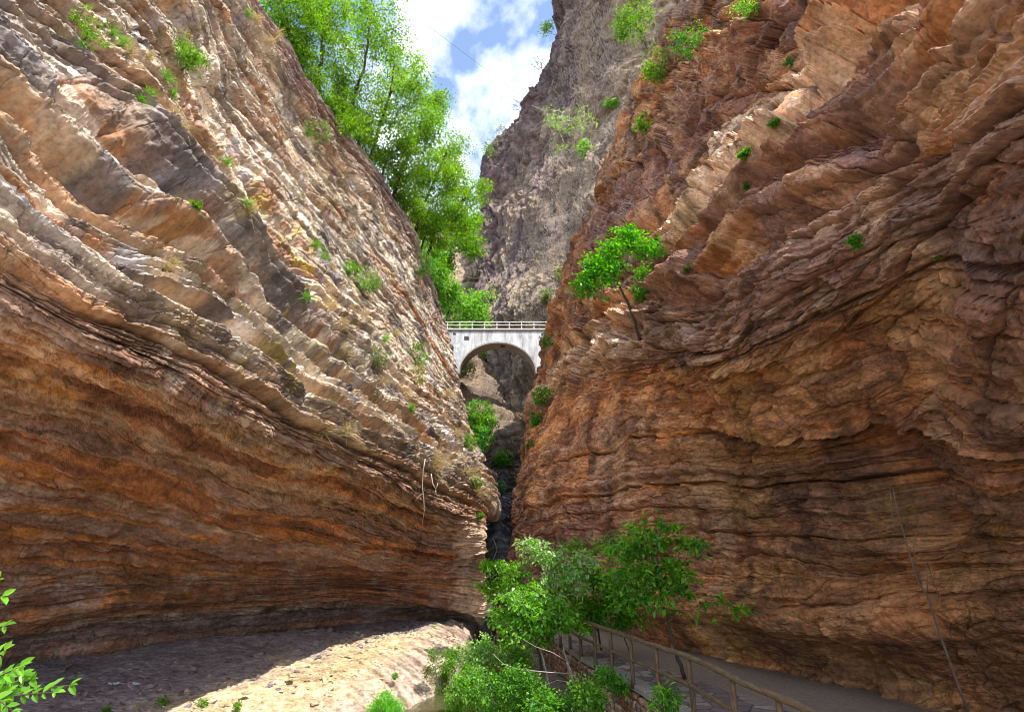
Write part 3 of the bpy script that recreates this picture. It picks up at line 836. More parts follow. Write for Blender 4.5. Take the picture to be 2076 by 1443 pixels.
def gorge_head():
    rows = [
        [(900, 1330, 40), (960, 1290, 42), (1000, 1262, 43), (1060, 1262, 42), (1120, 1290, 40)],
        [(920, 1150, 44), (970, 1146, 46), (1010, 1138, 47), (1050, 1140, 46), (1110, 1140, 42)],
        [(930, 1060, 48), (975, 1060, 53), (1012, 1058, 56), (1050, 1060, 53), (1110, 1050, 46)],
        [(930, 985, 56), (980, 978, 61), (1020, 975, 63), (1060, 978, 60), (1120, 980, 50)],
        [(910, 905, 64), (970, 892, 69), (1015, 888, 71), (1060, 890, 69), (1130, 900, 58)],
        [(880, 800, 78), (940, 800, 84), (990, 810, 86), (1030, 840, 84), (1110, 860, 70)],
        [(860, 690, 96), (920, 700, 100), (985, 730, 102), (1040, 780, 98), (1120, 800, 84)],
    ]
    P, N, D, Vw, U, tint, P32, s = far_sheet(rows, int(260 * Q), [int(k * Q) for k in (70, 80, 80, 80, 80, 60)], 231, 1, 1.15, bed=0.34)
    X = P + N * D[..., None]
    px, py, _ = proj(P32)
    fn = fbm(P32 * 0.9, 4, 241); sn = fbm(np.stack([U * 0.3, Vw * 6, U * 0], -1), 4, 244)
    wet = np.exp(-((px - 1008) / 30) ** 2) * sstep(900, 990, py)
    c = lerp(np.broadcast_to(C(.23, .16, .105), P32.shape), C(.14, .10, .08), sstep(-.1, .4, sn + .3 * tint))
    dk = sstep(860, 930, py) * np.exp(-((px - 1010) / 62) ** 4)  # wet rock, darkened further in colour to shade the sunlit chute
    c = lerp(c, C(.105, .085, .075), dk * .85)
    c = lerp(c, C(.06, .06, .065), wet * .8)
    c = lerp(c, C(.17, .13, .09), np.exp(-((px - 1012) / 24) ** 2 - ((py - 815) / 50) ** 2) * .8)  # hollow under the arch: its shade put into the colour
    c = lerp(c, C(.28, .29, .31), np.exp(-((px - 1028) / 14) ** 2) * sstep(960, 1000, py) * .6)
    c = c * (1 + .3 * fn + .25 * sn)[..., None]
    nv, nu = X.shape[:2]
    fc = grid_faces(nv, nu)
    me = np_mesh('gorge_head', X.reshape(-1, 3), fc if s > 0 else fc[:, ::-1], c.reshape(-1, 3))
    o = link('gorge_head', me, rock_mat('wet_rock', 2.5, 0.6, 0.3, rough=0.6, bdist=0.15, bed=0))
    tag(o, 'narrow stepped rock chute with a damp trickle at the end of the gorge', 'cliff', kind='structure')
    return X
GX = gorge_head()

def back_slope():
    rows = [
        [(800, 800, 92), (880, 800, 96), (960, 800, 100), (1010, 790, 103)],
        [(800, 690, 98), (880, 690, 102), (950, 690, 106), (1020, 680, 112)],
        [(790, 590, 104), (870, 590, 110), (940, 590, 116), (1010, 590, 122)],
        [(770, 490, 112), (860, 490, 120), (930, 490, 126), (1000, 500, 132)],
        [(740, 420, 118), (850, 430, 128), (920, 440, 134), (1000, 450, 140)],
    ]
    P, N, D, Vw, U, tint, P32, s = far_sheet(rows, int(160 * Q), [int(50 * Q)] * 4, 261, 1, 0.8, bed=0.4, tops=[(-2, 6, 2), (-6, 20, 6)])
    X = P + N * D[..., None]
    fn = fbm(P32 * 0.8, 4, 271)
    c = lerp(np.broadcast_to(C(.46, .37, .26), P32.shape), C(.28, .21, .15), sstep(-.1, .4, tint + fn * .5))
    c = lerp(c, C(.10, .13, .04), sstep(-.2, .4, fbm(P32 * 0.2, 3, 274)) * .6)
    c = c * (1 + .3 * fn)[..., None]
    nv, nu = X.shape[:2]
    fc = grid_faces(nv, nu)
    me = np_mesh('wooded_slope', X.reshape(-1, 3), fc if s > 0 else fc[:, ::-1], c.reshape(-1, 3))
    o = link('wooded_slope', me, rock_mat('slope_rock', 1.6, 0.5, 0.3, bdist=0.2, bed=0))
    tag(o, 'steep tan slope seen through the trees behind the bridge', 'slope', kind='structure')
    return X
BX = back_slope()
# ------------------------------------------------------------------ ground, stream, path
EDGE_Y = np.array([-30, 8, 12, 17, 20, 22, 25, 30, 34, 40.0])
EDGE_X = np.array([-9, -6.0, -5.0, -3.9, -3.1, -2.65, -2.25, -2.15, -2.1, -2.1])
WALL_Y = np.array([-40, 0, 8, 9.4, 10.9, 12.5, 17.5, 18.5, 19.9, 21.5, 24.5, 30])
WALL_X = np.array([4.6, 4.3, 3.95, 3.8, 3.68, 3.46, 2.74, 2.45, 2.18, 1.98, 1.6, 1.0])
BASE_Y = np.array([-40, 9.3, 13, 15.1, 16.7, 18.5, 24.6, 36])
BASE_X = np.array([12, 8.8, 8.1, 7.6, 6.9, 5.9, 3.9, 0.4])
FOOT_Y = np.array([-40, 16, 22.4, 24.5, 27, 30.3, 33.5, 37.5])
FOOT_X = np.array([-24, -20, -18, -16, -13, -9.2, -5.6, -1.8])
WATER_Z = -1.45

def ground_z(x, y, detail=True):
    e = np.interp(y, EDGE_Y, EDGE_X); wx = np.interp(y, WALL_Y, WALL_X)
    ft = np.interp(y, FOOT_Y, FOOT_X)
    P = np.stack([x, y, np.zeros_like(x)], -1)
    n1 = fbm(P * 0.35, 4, 301)
    d = e - x                                            # metres inside the shelf
    far = sstep(16, 27, y)
    shelf = -0.35 - 0.62 * (1 - far) - (0.85 - 0.35 * far) * np.exp(-np.clip(d, 0, None) / 1.5) + 0.22 * n1
    # scree banked up along the foot of the wall
    g = np.clip(x - ft, -4, 30)
    shelf = shelf + 0.45 * np.exp(-((g - 3.2) / 1.6) ** 2) * (0.4 + 0.6 * noise2(y * 0.35, x * 0.15, 304)) * sstep(20, 24, y)
    if detail:
        # slabby steps: thin beds cropping out along the shelf
        st = (x * 0.75 + y * 0.62 + 0.5 * n1) * 2.6
        k = np.floor(st); f = st - k
        amp = 0.22 * hrand(k, 0, 307) * np.exp(-np.clip(d - 1.4, 0, None) / 1.6) + 0.015
        shelf = shelf + amp * (sstep(0, 0.2, f) - f)
        shelf = shelf + 0.06 * fbm(P * 1.6, 4, 309) + 0.045 * np.abs(fbm(P * 5, 4, 311))
    bank = -1.75 + 0.5 * sstep(e + 1.0, e + 3.2, x) + 0.25 * sstep(wx - 2.0, wx - 0.2, x) + 0.18 * n1
    if detail: bank = bank + 0.06 * fbm(P * 2, 3, 313)
    m = sstep(0.06, -0.22, d + 0.25 * fbm(P * 0.9, 3, 315) + 0.1 * (fbm(P * 3, 3, 316) if detail else 0))
    z = shelf * (1 - m) + bank * m
    under = sstep(wx + 0.15, wx + 0.5, x)                # below the path slab
    z = z * (1 - under) + (-0.35) * under
    # low ground away from the gorge
    r = np.hypot(x, y - 15)
    z = z * (1 - sstep(45, 90, r)) + (-3.0) * sstep(45, 90, r)
    return z

def ground():
    xs = np.concatenate([[-1500, -500, -200, -90, -50, -34], np.linspace(-25, -9, int(150 * Q)), np.linspace(-9, 0, int(420 * Q))[1:], np.linspace(0, 6, int(90 * Q))[1:], [9, 14, 25, 50, 90, 200, 500, 1500]])
    ys = np.concatenate([[-1500, -500, -200, -90, -40, -15, 0, 5], np.linspace(9, 26, int(520 * Q)), np.linspace(26, 38, int(220 * Q))[1:], [42, 50, 90, 200, 500, 1500]])
    X, Y = np.meshgrid(xs, ys)
    Z = ground_z(X, Y)
    P = np.stack([X, Y, Z], -1)
    P32 = P.astype(np.float32)
    e = np.interp(Y, EDGE_Y, EDGE_X); ft = np.interp(Y, FOOT_Y, FOOT_X)
    n1 = fbm(P32 * 0.5, 4, 321); n2 = fbm(P32 * 3, 4, 323)
    st = (X * 0.75 + Y * 0.62) * 2.6
    lay = fbm(np.stack([st * 0.9, X * 0.25, Y * 0], -1), 4, 325)
    c = lerp(np.broadcast_to(C(.42, .315, .17), P.shape), C(.50, .405, .255), sstep(-.2, .5, n1 + .4 * n2))
    c = lerp(c, C(.42, .27, .15), sstep(.25, .6, n1) * .5)
    rock = sstep(3.0, 0.6, e - X + n1) 
    c = lerp(c, lerp(np.broadcast_to(C(.45, .36, .30), P.shape), C(.33, .23, .19), sstep(-.1, .4, lay)), rock * .85)
    g = X - ft
    pur = sstep(.74, .55, g / np.maximum(e - ft, 1) + .12 * n1 + .05 * n2)  # purple slate scree, spread to the cast shadow's edge: shade in the colour
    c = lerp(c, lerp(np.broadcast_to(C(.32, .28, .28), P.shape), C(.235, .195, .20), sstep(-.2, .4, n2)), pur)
    wet = sstep(1.6, 0.2, g + 1.2 * n1) * .6  # floor darkens towards the foot of the left wall
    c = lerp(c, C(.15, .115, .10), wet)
    bank = sstep(0.0, 0.3, X - e)
    c = lerp(c, C(.13, .10, .065), bank * .85)
    c = c * (1 + .28 * n2 + .12 * n1)[..., None]
    nv, nu = P.shape[:2]
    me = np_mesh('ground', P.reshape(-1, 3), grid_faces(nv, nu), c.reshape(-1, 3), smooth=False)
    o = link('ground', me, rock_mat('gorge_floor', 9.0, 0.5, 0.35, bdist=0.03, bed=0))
    tag(o, 'tan and purple grey rock shelf along the gorge floor', 'ground', kind='structure')
ground()

# loose flakes of slate and pale stone lying on the shelf
def scree():
    r = np.random.RandomState(5)
    n = 9000
    y = 9.5 + 24 * r.rand(n) ** 0.9
    e = np.interp(y, EDGE_Y, EDGE_X); ft = np.interp(y, FOOT_Y, FOOT_X)
    u = r.rand(n)
    x = ft + 1.0 + (e - 0.4 - ft - 1.0) * u
    keep = fbm(np.stack([x, y, x * 0], -1) * 0.4, 3, 331) + 0.25 * (r.rand(n) - 0.5) > -0.18
    x, y = x[keep], y[keep]; n = len(x)
    z = ground_z(x, y)
    s = 0.018 + 0.10 * r.rand(n) ** 6
    base = np.array([(-1, -.7, -.3), (.9, -.8, -.3), (1.1, .5, -.3), (-.6, .9, -.3), (-.8, -.6, .3), (.7, -.7, .35), (.9, .4, .3), (-.5, .7, .25)])
    V = base[None] * (0.7 + 0.6 * r.rand(n, 8, 1)) * s[:, None, None] * np.stack([0.7 + .9 * r.rand(n), 0.6 + .6 * r.rand(n), .35 + .6 * r.rand(n)], -1)[:, None]
    a = r.rand(n) * 6.283; ca, sa = np.cos(a), np.sin(a)
    ti = r.normal(size=(n, 2)) * 0.3
    Vx = V[..., 0] * ca[:, None] - V[..., 1] * sa[:, None]; Vy = V[..., 0] * sa[:, None] + V[..., 1] * ca[:, None]
    Vz = V[..., 2] + Vx * ti[:, :1] + Vy * ti[:, 1:]
    W = np.stack([Vx + x[:, None], Vy + y[:, None], Vz + z[:, None] + 0.25 * s[:, None]], -1)
    q = np.array([(3, 2, 1, 0), (4, 5, 6, 7), (0, 1, 5, 4), (1, 2, 6, 5), (2, 3, 7, 6), (3, 0, 4, 7)])
    Fc = (q[None] + 8 * np.arange(n)[:, None, None]).reshape(-1, 4)
    g = x - np.interp(y, FOOT_Y, FOOT_X)
    pur = (g / np.maximum(np.interp(y, EDGE_Y, EDGE_X) - np.interp(y, FOOT_Y, FOOT_X), 1) < .66 + r.normal(size=n) * 0.08)[:, None]  # chips turn dark purple inside the floor's painted shadow edge
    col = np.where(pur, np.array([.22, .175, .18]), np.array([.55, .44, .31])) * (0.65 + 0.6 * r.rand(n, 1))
    col = np.repeat(col[:, None], 8, 1).reshape(-1, 3)
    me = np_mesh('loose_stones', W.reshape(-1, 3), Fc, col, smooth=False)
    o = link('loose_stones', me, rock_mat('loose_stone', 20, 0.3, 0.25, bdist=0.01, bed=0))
    tag(o, 'loose flat stone chips strewn over the gorge floor', 'scree', kind='stuff')
scree()

# stream in the gully and the plunge pool
def stream():
    ys = np.linspace(6, 37.5, 60)
    V, Fc = [], []
    for y in ys:
        e = np.interp(y, EDGE_Y, EDGE_X)
        V += [(e - 0.6, y, WATER_Z), (e + 2.3, y, WATER_Z)]
    for i in range(len(ys) - 1): Fc.append((2 * i, 2 * i + 1, 2 * i + 3, 2 * i + 2))
    me = bpy.data.meshes.new('stream'); me.from_pydata([tuple(map(float, v)) for v in V], [], Fc); me.update()
    m, nt, b = new_mat('stream_water')
    b.inputs['Base Color'].default_value = (.075, .07, .03, 1)
    b.inputs['Roughness'].default_value = 0.08
    b.inputs['IOR'].default_value = 1.33
    tc = node(nt, 'ShaderNodeTexCoord'); nz = node(nt, 'ShaderNodeTexNoise', i_Scale=5.0, i_Detail=3.0)
    bp = node(nt, 'ShaderNodeBump', i_Strength=0.15, i_Distance=0.03)
    nt.links.new(tc.outputs['Object'], nz.inputs['Vector']); nt.links.new(nz.outputs['Fac'], bp.inputs['Height']); nt.links.new(bp.outputs['Normal'], b.inputs['Normal'])
    o = link('stream', me, m)
    tag(o, 'still olive brown stream water at the foot of the rock shelf', 'stream', kind='structure')
stream()

# ------------------------------------------------------------------ paved path
def path():
    ys = np.linspace(-8, 29, 150)
    nx = 14
    V = []
    for y in ys:
        a = np.interp(y, WALL_Y, WALL_X) + 0.02; b_ = np.interp(y, BASE_Y, BASE_X) + 2.2
        for k in range(nx):
            x = a + (b_ - a) * k / (nx - 1)
            V.append((x, y, -0.03 + 0.012 * float(noise2(np.array(x * 1.3), np.array(y * 1.3), 341))))
    V = np.array(V)
    me = np_mesh('path', V, grid_faces(len(ys), nx), None)
    m, nt, b = new_mat('crazy_paving')
    L = nt.links.new
    tc = node(nt, 'ShaderNodeTexCoord')
    nz = node(nt, 'ShaderNodeTexNoise', i_Scale=1.6, i_Detail=3.0)
    ad = node(nt, 'ShaderNodeMixRGB', blend_type='ADD', i_Fac=0.35)
    L(tc.outputs['Object'], nz.inputs['Vector']); L(tc.outputs['Object'], ad.inputs['Color1']); L(nz.outputs['Color'], ad.inputs['Color2'])
    v1 = node(nt, 'ShaderNodeTexVoronoi', feature='DISTANCE_TO_EDGE', i_Scale=2.3)
    v2 = node(nt, 'ShaderNodeTexVoronoi', feature='F1', i_Scale=2.3)
    v1.voronoi_dimensions = '2D'; v2.voronoi_dimensions = '2D'
    L(ad.outputs['Color'], v1.inputs['Vector']); L(ad.outputs['Color'], v2.inputs['Vector'])
    sp = node(nt, 'ShaderNodeSeparateColor'); L(v2.outputs['Color'], sp.inputs['Color'])
    cr = ramp(nt, [(0.0, (.13, .10, .10)), (0.35, (.20, .155, .15)), (0.6, (.17, .125, .12)), (0.8, (.30, .245, .22)), (1.0, (.36, .31, .27))])
    L(sp.outputs['Red'], cr.inputs['Fac'])
    er = ramp(nt, [(0.02, (.35, .33, .31)), (0.07, (1, 1, 1))]); L(v1.outputs['Distance'], er.inputs['Fac'])
    n2 = node(nt, 'ShaderNodeTexNoise', i_Scale=14.0, i_Detail=6.0); L(tc.outputs['Object'], n2.inputs['Vector'])
    r2 = ramp(nt, [(0.3, (.7, .7, .7)), (0.7, (1.25, 1.22, 1.2))]); L(n2.outputs['Fac'], r2.inputs['Fac'])
    m1 = node(nt, 'ShaderNodeMixRGB', blend_type='MULTIPLY', i_Fac=1.0); m2 = node(nt, 'ShaderNodeMixRGB', blend_type='MULTIPLY', i_Fac=1.0)
    L(cr.outputs['Color'], m1.inputs['Color1']); L(er.outputs['Color'], m1.inputs['Color2'])
    L(m1.outputs['Color'], m2.inputs['Color1']); L(r2.outputs['Color'], m2.inputs['Color2'])
    # earth strip along the cliff: x + 0.42 y beyond a line
    sx = node(nt, 'ShaderNodeSeparateXYZ'); L(tc.outputs['Object'], sx.inputs[0])
    ml = node(nt, 'ShaderNodeMath', operation='MULTIPLY_ADD'); ml.inputs[1].default_value = 0.30; L(sx.outputs['Y'], ml.inputs[0]); L(sx.outputs['X'], ml.inputs[2])
    nn = node(nt, 'ShaderNodeMath', operation='MULTIPLY_ADD'); nn.inputs[1].default_value = 0.5; L(nz.outputs['Fac'], nn.inputs[0]); L(ml.outputs[0], nn.inputs[2])
    er2 = node(nt, 'ShaderNodeMapRange'); er2.inputs['From Min'].default_value = 9.75; er2.inputs['From Max'].default_value = 9.95; L(nn.outputs[0], er2.inputs['Value'])
    ec = node(nt, 'ShaderNodeMixRGB', blend_type='MULTIPLY', i_Fac=1.0); ec.inputs['Color1'].default_value = (.25, .19, .15, 1); L(r2.outputs['Color'], ec.inputs['Color2'])
    m3 = node(nt, 'ShaderNodeMixRGB'); L(er2.outputs['Result'], m3.inputs['Fac']); L(m2.outputs['Color'], m3.inputs['Color1']); L(ec.outputs['Color'], m3.inputs['Color2'])
    L(m3.outputs['Color'], b.inputs['Base Color'])
    bp = node(nt, 'ShaderNodeBump', i_Strength=0.5, i_Distance=0.02)
    L(er.outputs['Color'], bp.inputs['Height']); L(bp.outputs['Normal'], b.inputs['Normal'])
    b.inputs['Roughness'].default_value = 0.75
    o = link('path', me, m)
    tag(o, 'crazy paved footpath between the railing and the right wall', 'path', kind='structure')
path()

# ------------------------------------------------------------------ rubble retaining wall with coping
def wall_pt(y): return np.array([np.interp(y, WALL_Y, WALL_X), y])

def retaining_wall():
    r = random.Random(8)
    root = empty('stone_retaining_wall', (*wall_pt(16), -1.9))
    tag(root, 'rubble stone retaining wall with pale coping slabs below the wooden railing', 'retaining wall')
    inv = Matrix.Translation(root.location).inverted()
    def fin(o):
        o.parent = root; o.matrix_parent_inverse = inv; return o
    core = MB()
    ys = np.linspace(4, 28, 60)
    A = [wall_pt(y) for y in ys]
    V, Fc = [], []
    for (x, y) in A: V += [(x + 0.05, y, -2.3), (x + 0.05, y, -0.1), (x + 0.5, y, -0.1), (x + 0.5, y, -2.3)]
    for i in range(len(ys) - 1):
        for k in range(4):
            k2 = (k + 1) % 4
            Fc.append((4 * i + k, 4 * i + k2, 4 * (i + 1) + k2, 4 * (i + 1) + k))
    core.add(V, Fc)
    fin(core.build('mortar_core', plain_mat('mortar', (.10, .075, .06), var=.4, scale=8)))
    # stones: squashed, knocked-about blocks set in rough courses
    Vs, Fs, Cs = [], [], []
    ico = np.array([(x, y, z) for x in (-1, -.35, .35, 1) for y in (-1, -.35, .35, 1) for z in (-1, 1)])
    import itertools
    bm_v = []
    def stone(c, dirv, w_, h_, d_, tilt):
        nA, nB = 6, 8
        v = []
        for i in range(nA + 1):
            th = math.pi * i / nA
            for j in range(nB):
                ph = 2 * math.pi * (j + .5) / nB
                p = np.array([math.sin(th) * math.cos(ph), math.cos(th), math.sin(th) * math.sin(ph)])
                p = np.sign(p) * np.abs(p) ** 0.5
                v.append(p)
        v = np.array(v) * (1 + 0.16 * (np.random.RandomState(r.randrange(10**6)).rand(len(v), 1) - .5))
        ct, st_ = math.cos(tilt), math.sin(tilt)
        lx, ly, lz = v[:, 0] * w_ / 2, v[:, 1] * d_ / 2, v[:, 2] * h_ / 2
        lx, lz = lx * ct - lz * st_, lx * st_ + lz * ct
        dn = np.array([dirv[1], -dirv[0]])
        W = np.stack([c[0] + dirv[0] * lx + dn[0] * ly, c[1] + dirv[1] * lx + dn[1] * ly, c[2] + lz], -1)
        o0 = sum(len(a) for a in Vs)
        f = []
        for i in range(nA):
            for j in range(nB):
                j2 = (j + 1) % nB
                f.append((o0 + i * nB + j, o0 + i * nB + j2, o0 + (i + 1) * nB + j2, o0 + (i + 1) * nB + j))
        Vs.append(W); Fs.extend(f)
        k = r.random()
        col = np.array([(.30, .17, .11), (.36, .23, .15), (.22, .13, .11), (.42, .31, .22), (.26, .12, .07)][int(k * 5)]) * r.uniform(.75, 1.2)
        Cs.append(np.repeat(col[None], len(W), 0))
    z = -0.16
    while z > -2.2:
        h = r.uniform(.13, .21)
        s = 4.0 + r.random() * .2
        while s < 27.5:
            wd = r.uniform(.16, .36)
            p = wall_pt(s + wd / 2); q = wall_pt(s + wd / 2 + .3)
            dv = (q - p) / np.linalg.norm(q - p)
            hh = h * r.uniform(.8, 1.15)
            stone((p[0] + r.uniform(-.015, .04), p[1], z - h / 2 + r.uniform(-.02, .02)), dv, wd * .98, hh, .26, r.uniform(-.25, .25) + .15)
            s += wd
        z -= h * .96
    me = np_mesh('rubble_stones', np.concatenate(Vs), np.array(Fs), np.concatenate(Cs))
    fin(link('rubble_stones', me, rock_mat('rubble', 14, 0.5, 0.35, bdist=0.02, bed=0)))
    # coping slabs
    cp = MB(); s = 4.0
    while s < 27.8:
        ln = r.uniform(.62, .74)
        p = wall_pt(s + ln / 2); q = wall_pt(s + ln / 2 + .3); dv = (q - p) / np.linalg.norm(q - p)
        an = math.atan2(dv[1], dv[0])
        R = np.array([[math.cos(an), -math.sin(an), 0], [math.sin(an), math.cos(an), 0], [0, 0, 1]])
        cp.box((p[0] + .10, p[1], -0.035 + r.uniform(-.006, .006)), (ln - .012, .40, .13), R)
        s += ln
    o = fin(cp.build('coping', plain_mat('coping_stone', (.30, .27, .24), var=.3, scale=18, bump=.4), smooth=False))
    bv = o.modifiers.new('edge', 'BEVEL'); bv.width = .012; bv.segments = 2
retaining_wall()

# ------------------------------------------------------------------ wooden railing
def railing():
    rng = random.Random(4)
    bases = [atz(*p, 0.03) for p in ((1121, 1300), (1136, 1306), (1156, 1315), (1178, 1330), (1208, 1346), (1242, 1364), (1284, 1387), (1337, 1414), (1408, 1453))]
    bases += [atz(1481, 1366, 1.09), atz(1575, 1407, 1.09)]
    last = bases[-1]; d = bases[-1] - bases[-3]; d = d / np.linalg.norm(d[:2]) * 1.55
    bases += [last + d * k + np.array([0.04 * k * k, 0, 0]) for k in (1, 2, 3)]
    bases = [np.array([b[0], b[1], 0.0]) for b in bases]
    root = empty('wooden_railing', tuple(bases[5]))
    tag(root, 'rustic brown log railing along the left edge of the paved path', 'railing')
    inv = Matrix.Translation(root.location).inverted()
    wm = plain_mat('weathered_log', (.13, .08, .045), rough=.6, var=.55, scale=9, bump=.5, stretch=(3, 3, .6), bdist=.012)
    wm2 = plain_mat('rail_log', (.15, .10, .06), rough=.5, var=.55, scale=9, bump=.5, stretch=(1.6, .5, 2.5), spec=.5, bdist=.012)
    def fin(o):
        o.parent = root; o.matrix_parent_inverse = inv; return o
    tops = []
    for b in bases:
        m = MB()
        lean = np.array([rng.uniform(-.012, .012), rng.uniform(-.012, .012), 0])
        pts = [b + np.array([0, 0, z]) + lean * z + np.array([rng.uniform(-.006, .006), rng.uniform(-.006, .006), 0]) for z in (-.05, .15, .4, .65, .85, 1.03)]
        m.tube(pts, [.058, .053, .052, .053, .05, .048], n=10)
        m.tube([pts[3] + np.array([-.05, 0, -.1]), pts[3] + np.array([-.08, .01, -.07])], [.025, .012], n=6)
        fin(m.build('post', wm))
        tops.append(pts[-1])
    def rail(z, rad, name, off):
        P = []
        for i, b in enumerate(bases):
            P.append(b + np.array([off, 0, z]))
            if i < len(bases) - 1:
                for q in (.33, .66):
                    P.append(b * (1 - q) + bases[i + 1] * q + np.array([off + rng.uniform(-.012, .012), 0, z + rng.uniform(-.02, .015)]))
        m = MB(); m.tube(P, [rad * rng.uniform(.9, 1.1) for _ in P], n=10)
        fin(m.build(name, wm2))
    rail(1.06, .054, 'top_rail', 0)
    rail(.56, .040, 'middle_rail', 0)
railing()

# the short stretch of fence where the path turns at the head of the gully
def end_fence():
    a = atz(1121, 1300, 0.0) + np.array([-.15, .25, 0]); b = a + np.array([-1.9, 0.9, 0])
    root = empty('end_fence', tuple(a))
    tag(root, 'short log fence turning left at the far end of the path', 'fence')
    inv = Matrix.Translation(root.location).inverted()
    wm = plain_mat('old_log', (.19, .11, .06), rough=.6, var=.4, scale=9, bump=.5)
    for q in (0, .5, 1):
        m = MB(); p = a * (1 - q) + b * q
        m.tube([p + np.array([0, 0, -1.6 * (q > 0)]), p + np.array([0, 0, .5]), p + np.array([0, 0, 1.05])], [.06, .058, .055], n=8)
        o = m.build('post', wm); o.parent = root; o.matrix_parent_inverse = inv
    for z, nm in ((1.03, 'top_rail'), (.5, 'middle_rail')):
        m = MB(); m.tube([a + np.array([.1, -.05, z]), (a + b) / 2 + np.array([0, 0, z + .02]), b + np.array([-.1, .05, z])], [.05, .047, .045], n=8)
        o = m.build(nm, wm); o.parent = root; o.matrix_parent_inverse = inv
end_fence()

# ------------------------------------------------------------------ arch bridge high across the gorge
def bridge():
    Y = 75.0
    wd = 2.8
    l0 = aty(880, 668, Y); r0 = aty(1128, 668, Y)
    zt = l0[2]
    crown = aty(1008, 693, Y)
    spl = aty(929, 756, Y); spr = aty(1088, 756, Y)
    cx = (spl[0] + spr[0]) / 2; hw = (spr[0] - spl[0]) / 2; rise = crown[2] - spl[2]
    root = empty('arch_bridge', (cx, Y + wd / 2, spl[2] - 2))
    tag(root, 'small whitewashed arch bridge with railing spanning high across the gorge', 'bridge')
    inv = Matrix.Translation(root.location).inverted()
    def fin(o):
        o.parent = root; o.matrix_parent_inverse = inv; return o
    # whitewash with grime
    m, nt, b = new_mat('whitewash'); L = nt.links.new
    tc = node(nt, 'ShaderNodeTexCoord')
    mp = node(nt, 'ShaderNodeMapping'); mp.inputs['Scale'].default_value = (1.4, 1.4, .28); L(tc.outputs['Object'], mp.inputs['Vector'])
    n1 = node(nt, 'ShaderNodeTexNoise', i_Scale=1.3, i_Detail=8.0, i_Roughness=.7); L(mp.outputs[0], n1.inputs['Vector'])
    n2 = node(nt, 'ShaderNodeTexNoise', i_Scale=2.2, i_Detail=9.0, i_Roughness=.72); L(tc.outputs['Object'], n2.inputs['Vector'])
    r1 = ramp(nt, [(.36, (.22, .22, .23)), (.46, (.42, .42, .43)), (.58, (.60, .60, .59))]); L(n1.outputs['Fac'], r1.inputs['Fac'])
    # bare weathered patches near the left abutment
    sx = node(nt, 'ShaderNodeSeparateXYZ'); L(tc.outputs['Object'], sx.inputs[0])
    mr = node(nt, 'ShaderNodeMapRange'); mr.inputs['From Min'].default_value = cx - hw * .55; mr.inputs['From Max'].default_value = cx - hw * 1.1; L(sx.outputs['X'], mr.inputs['Value'])
    r2 = ramp(nt, [(.47, (0, 0, 0)), (.56, (1, 1, 1))]); L(n2.outputs['Fac'], r2.inputs['Fac'])
    mu = node(nt, 'ShaderNodeMath', operation='MULTIPLY'); L(mr.outputs[0], mu.inputs[0]); L(r2.outputs['Color'], mu.inputs[1])
    mx = node(nt, 'ShaderNodeMixRGB'); mx.inputs['Color2'].default_value = (.34, .37, .41, 1); L(mu.outputs[0], mx.inputs['Fac']); L(r1.outputs['Color'], mx.inputs['Color1'])
    L(mx.outputs['Color'], b.inputs['Base Color']); b.inputs['Roughness'].default_value = .85
    conc = plain_mat('bare_concrete', (.36, .32, .28), var=.25, scale=2.0, bump=.2)
    pale = plain_mat('pale_painted_steel', (.72, .68, .60), rough=.5, var=.1, scale=4)
    dark = plain_mat('dark_drain', (.06, .055, .05), var=.2)
    n = 56
    xs = np.concatenate([np.linspace(l0[0], spl[0], 5), spl[0] + (spr[0] - spl[0]) * (1 - np.cos(np.linspace(0, math.pi, n)))[1:-1] / 2, np.linspace(spr[0], r0[0], 5)])
    def arch(x):
        k = (x - cx) / hw
        return spl[2] + rise * math.sqrt(max(0, 1 - k * k)) if abs(k) < 1 else None
    low = spl[2] - 5
    top = zt - .16
    fr, intr = MB(), MB()
    Vf, Ff = [], []
    for i, x in enumerate(xs):
        a = arch(x); z = low if a is None else a
        if abs(x - spl[0]) < 1e-6 or abs(x - spr[0]) < 1e-6: z = low
        Vf += [(x, Y, z), (x, Y, top), (x, Y + wd, z), (x, Y + wd, top)]
    for i in range(len(xs) - 1):
        a, c_ = 4 * i, 4 * (i + 1)
        Ff += [(a, c_, c_ + 1, a + 1), (a + 2, a + 3, c_ + 3, c_ + 2), (a + 1, c_ + 1, c_ + 3, a + 3)]
    fr.add(Vf, Ff)
    fin(fr.build('arch_wall', m, smooth=False))
    # arch soffit set a little proud below the wall's edge
    Vi, Fi = [], []
    ph = np.linspace(math.pi, 0, 60)
    for p in ph:
        x, z = cx + hw * math.cos(p), spl[2] + rise * math.sin(p)
        xo, zo = cx + (hw - .14) * math.cos(p), spl[2] + (rise - .14) * math.sin(p)
        Vi += [(x, Y + .03, z), (xo, Y + .03, zo), (xo, Y + wd - .03, zo), (x, Y + wd - .03, z)]
    for i in range(len(ph) - 1):
        for k in range(4):
            k2 = (k + 1) % 4
            Fi.append((4 * i + k, 4 * i + k2, 4 * (i + 1) + k2, 4 * (i + 1) + k))
    intr.add(Vi, Fi); fin(intr.build('arch_soffit', conc, smooth=False))
    sl = MB(); sl.box(((l0[0] + r0[0]) / 2, Y + wd / 2, zt - .08 + .003), (r0[0] - l0[0], wd + .36, .16)); fin(sl.build('deck_slab', plain_mat('slab_edge', (.17, .15, .13), var=.3, scale=3), smooth=False))
    kb = MB(); kb.box(((l0[0] + r0[0]) / 2, Y - .06, zt + .07), (r0[0] - l0[0], .14, .12)); kb.box(((l0[0] + r0[0]) / 2, Y + wd + .06, zt + .07), (r0[0] - l0[0], .14, .12))
    fin(kb.build('kerb', pale, smooth=False))
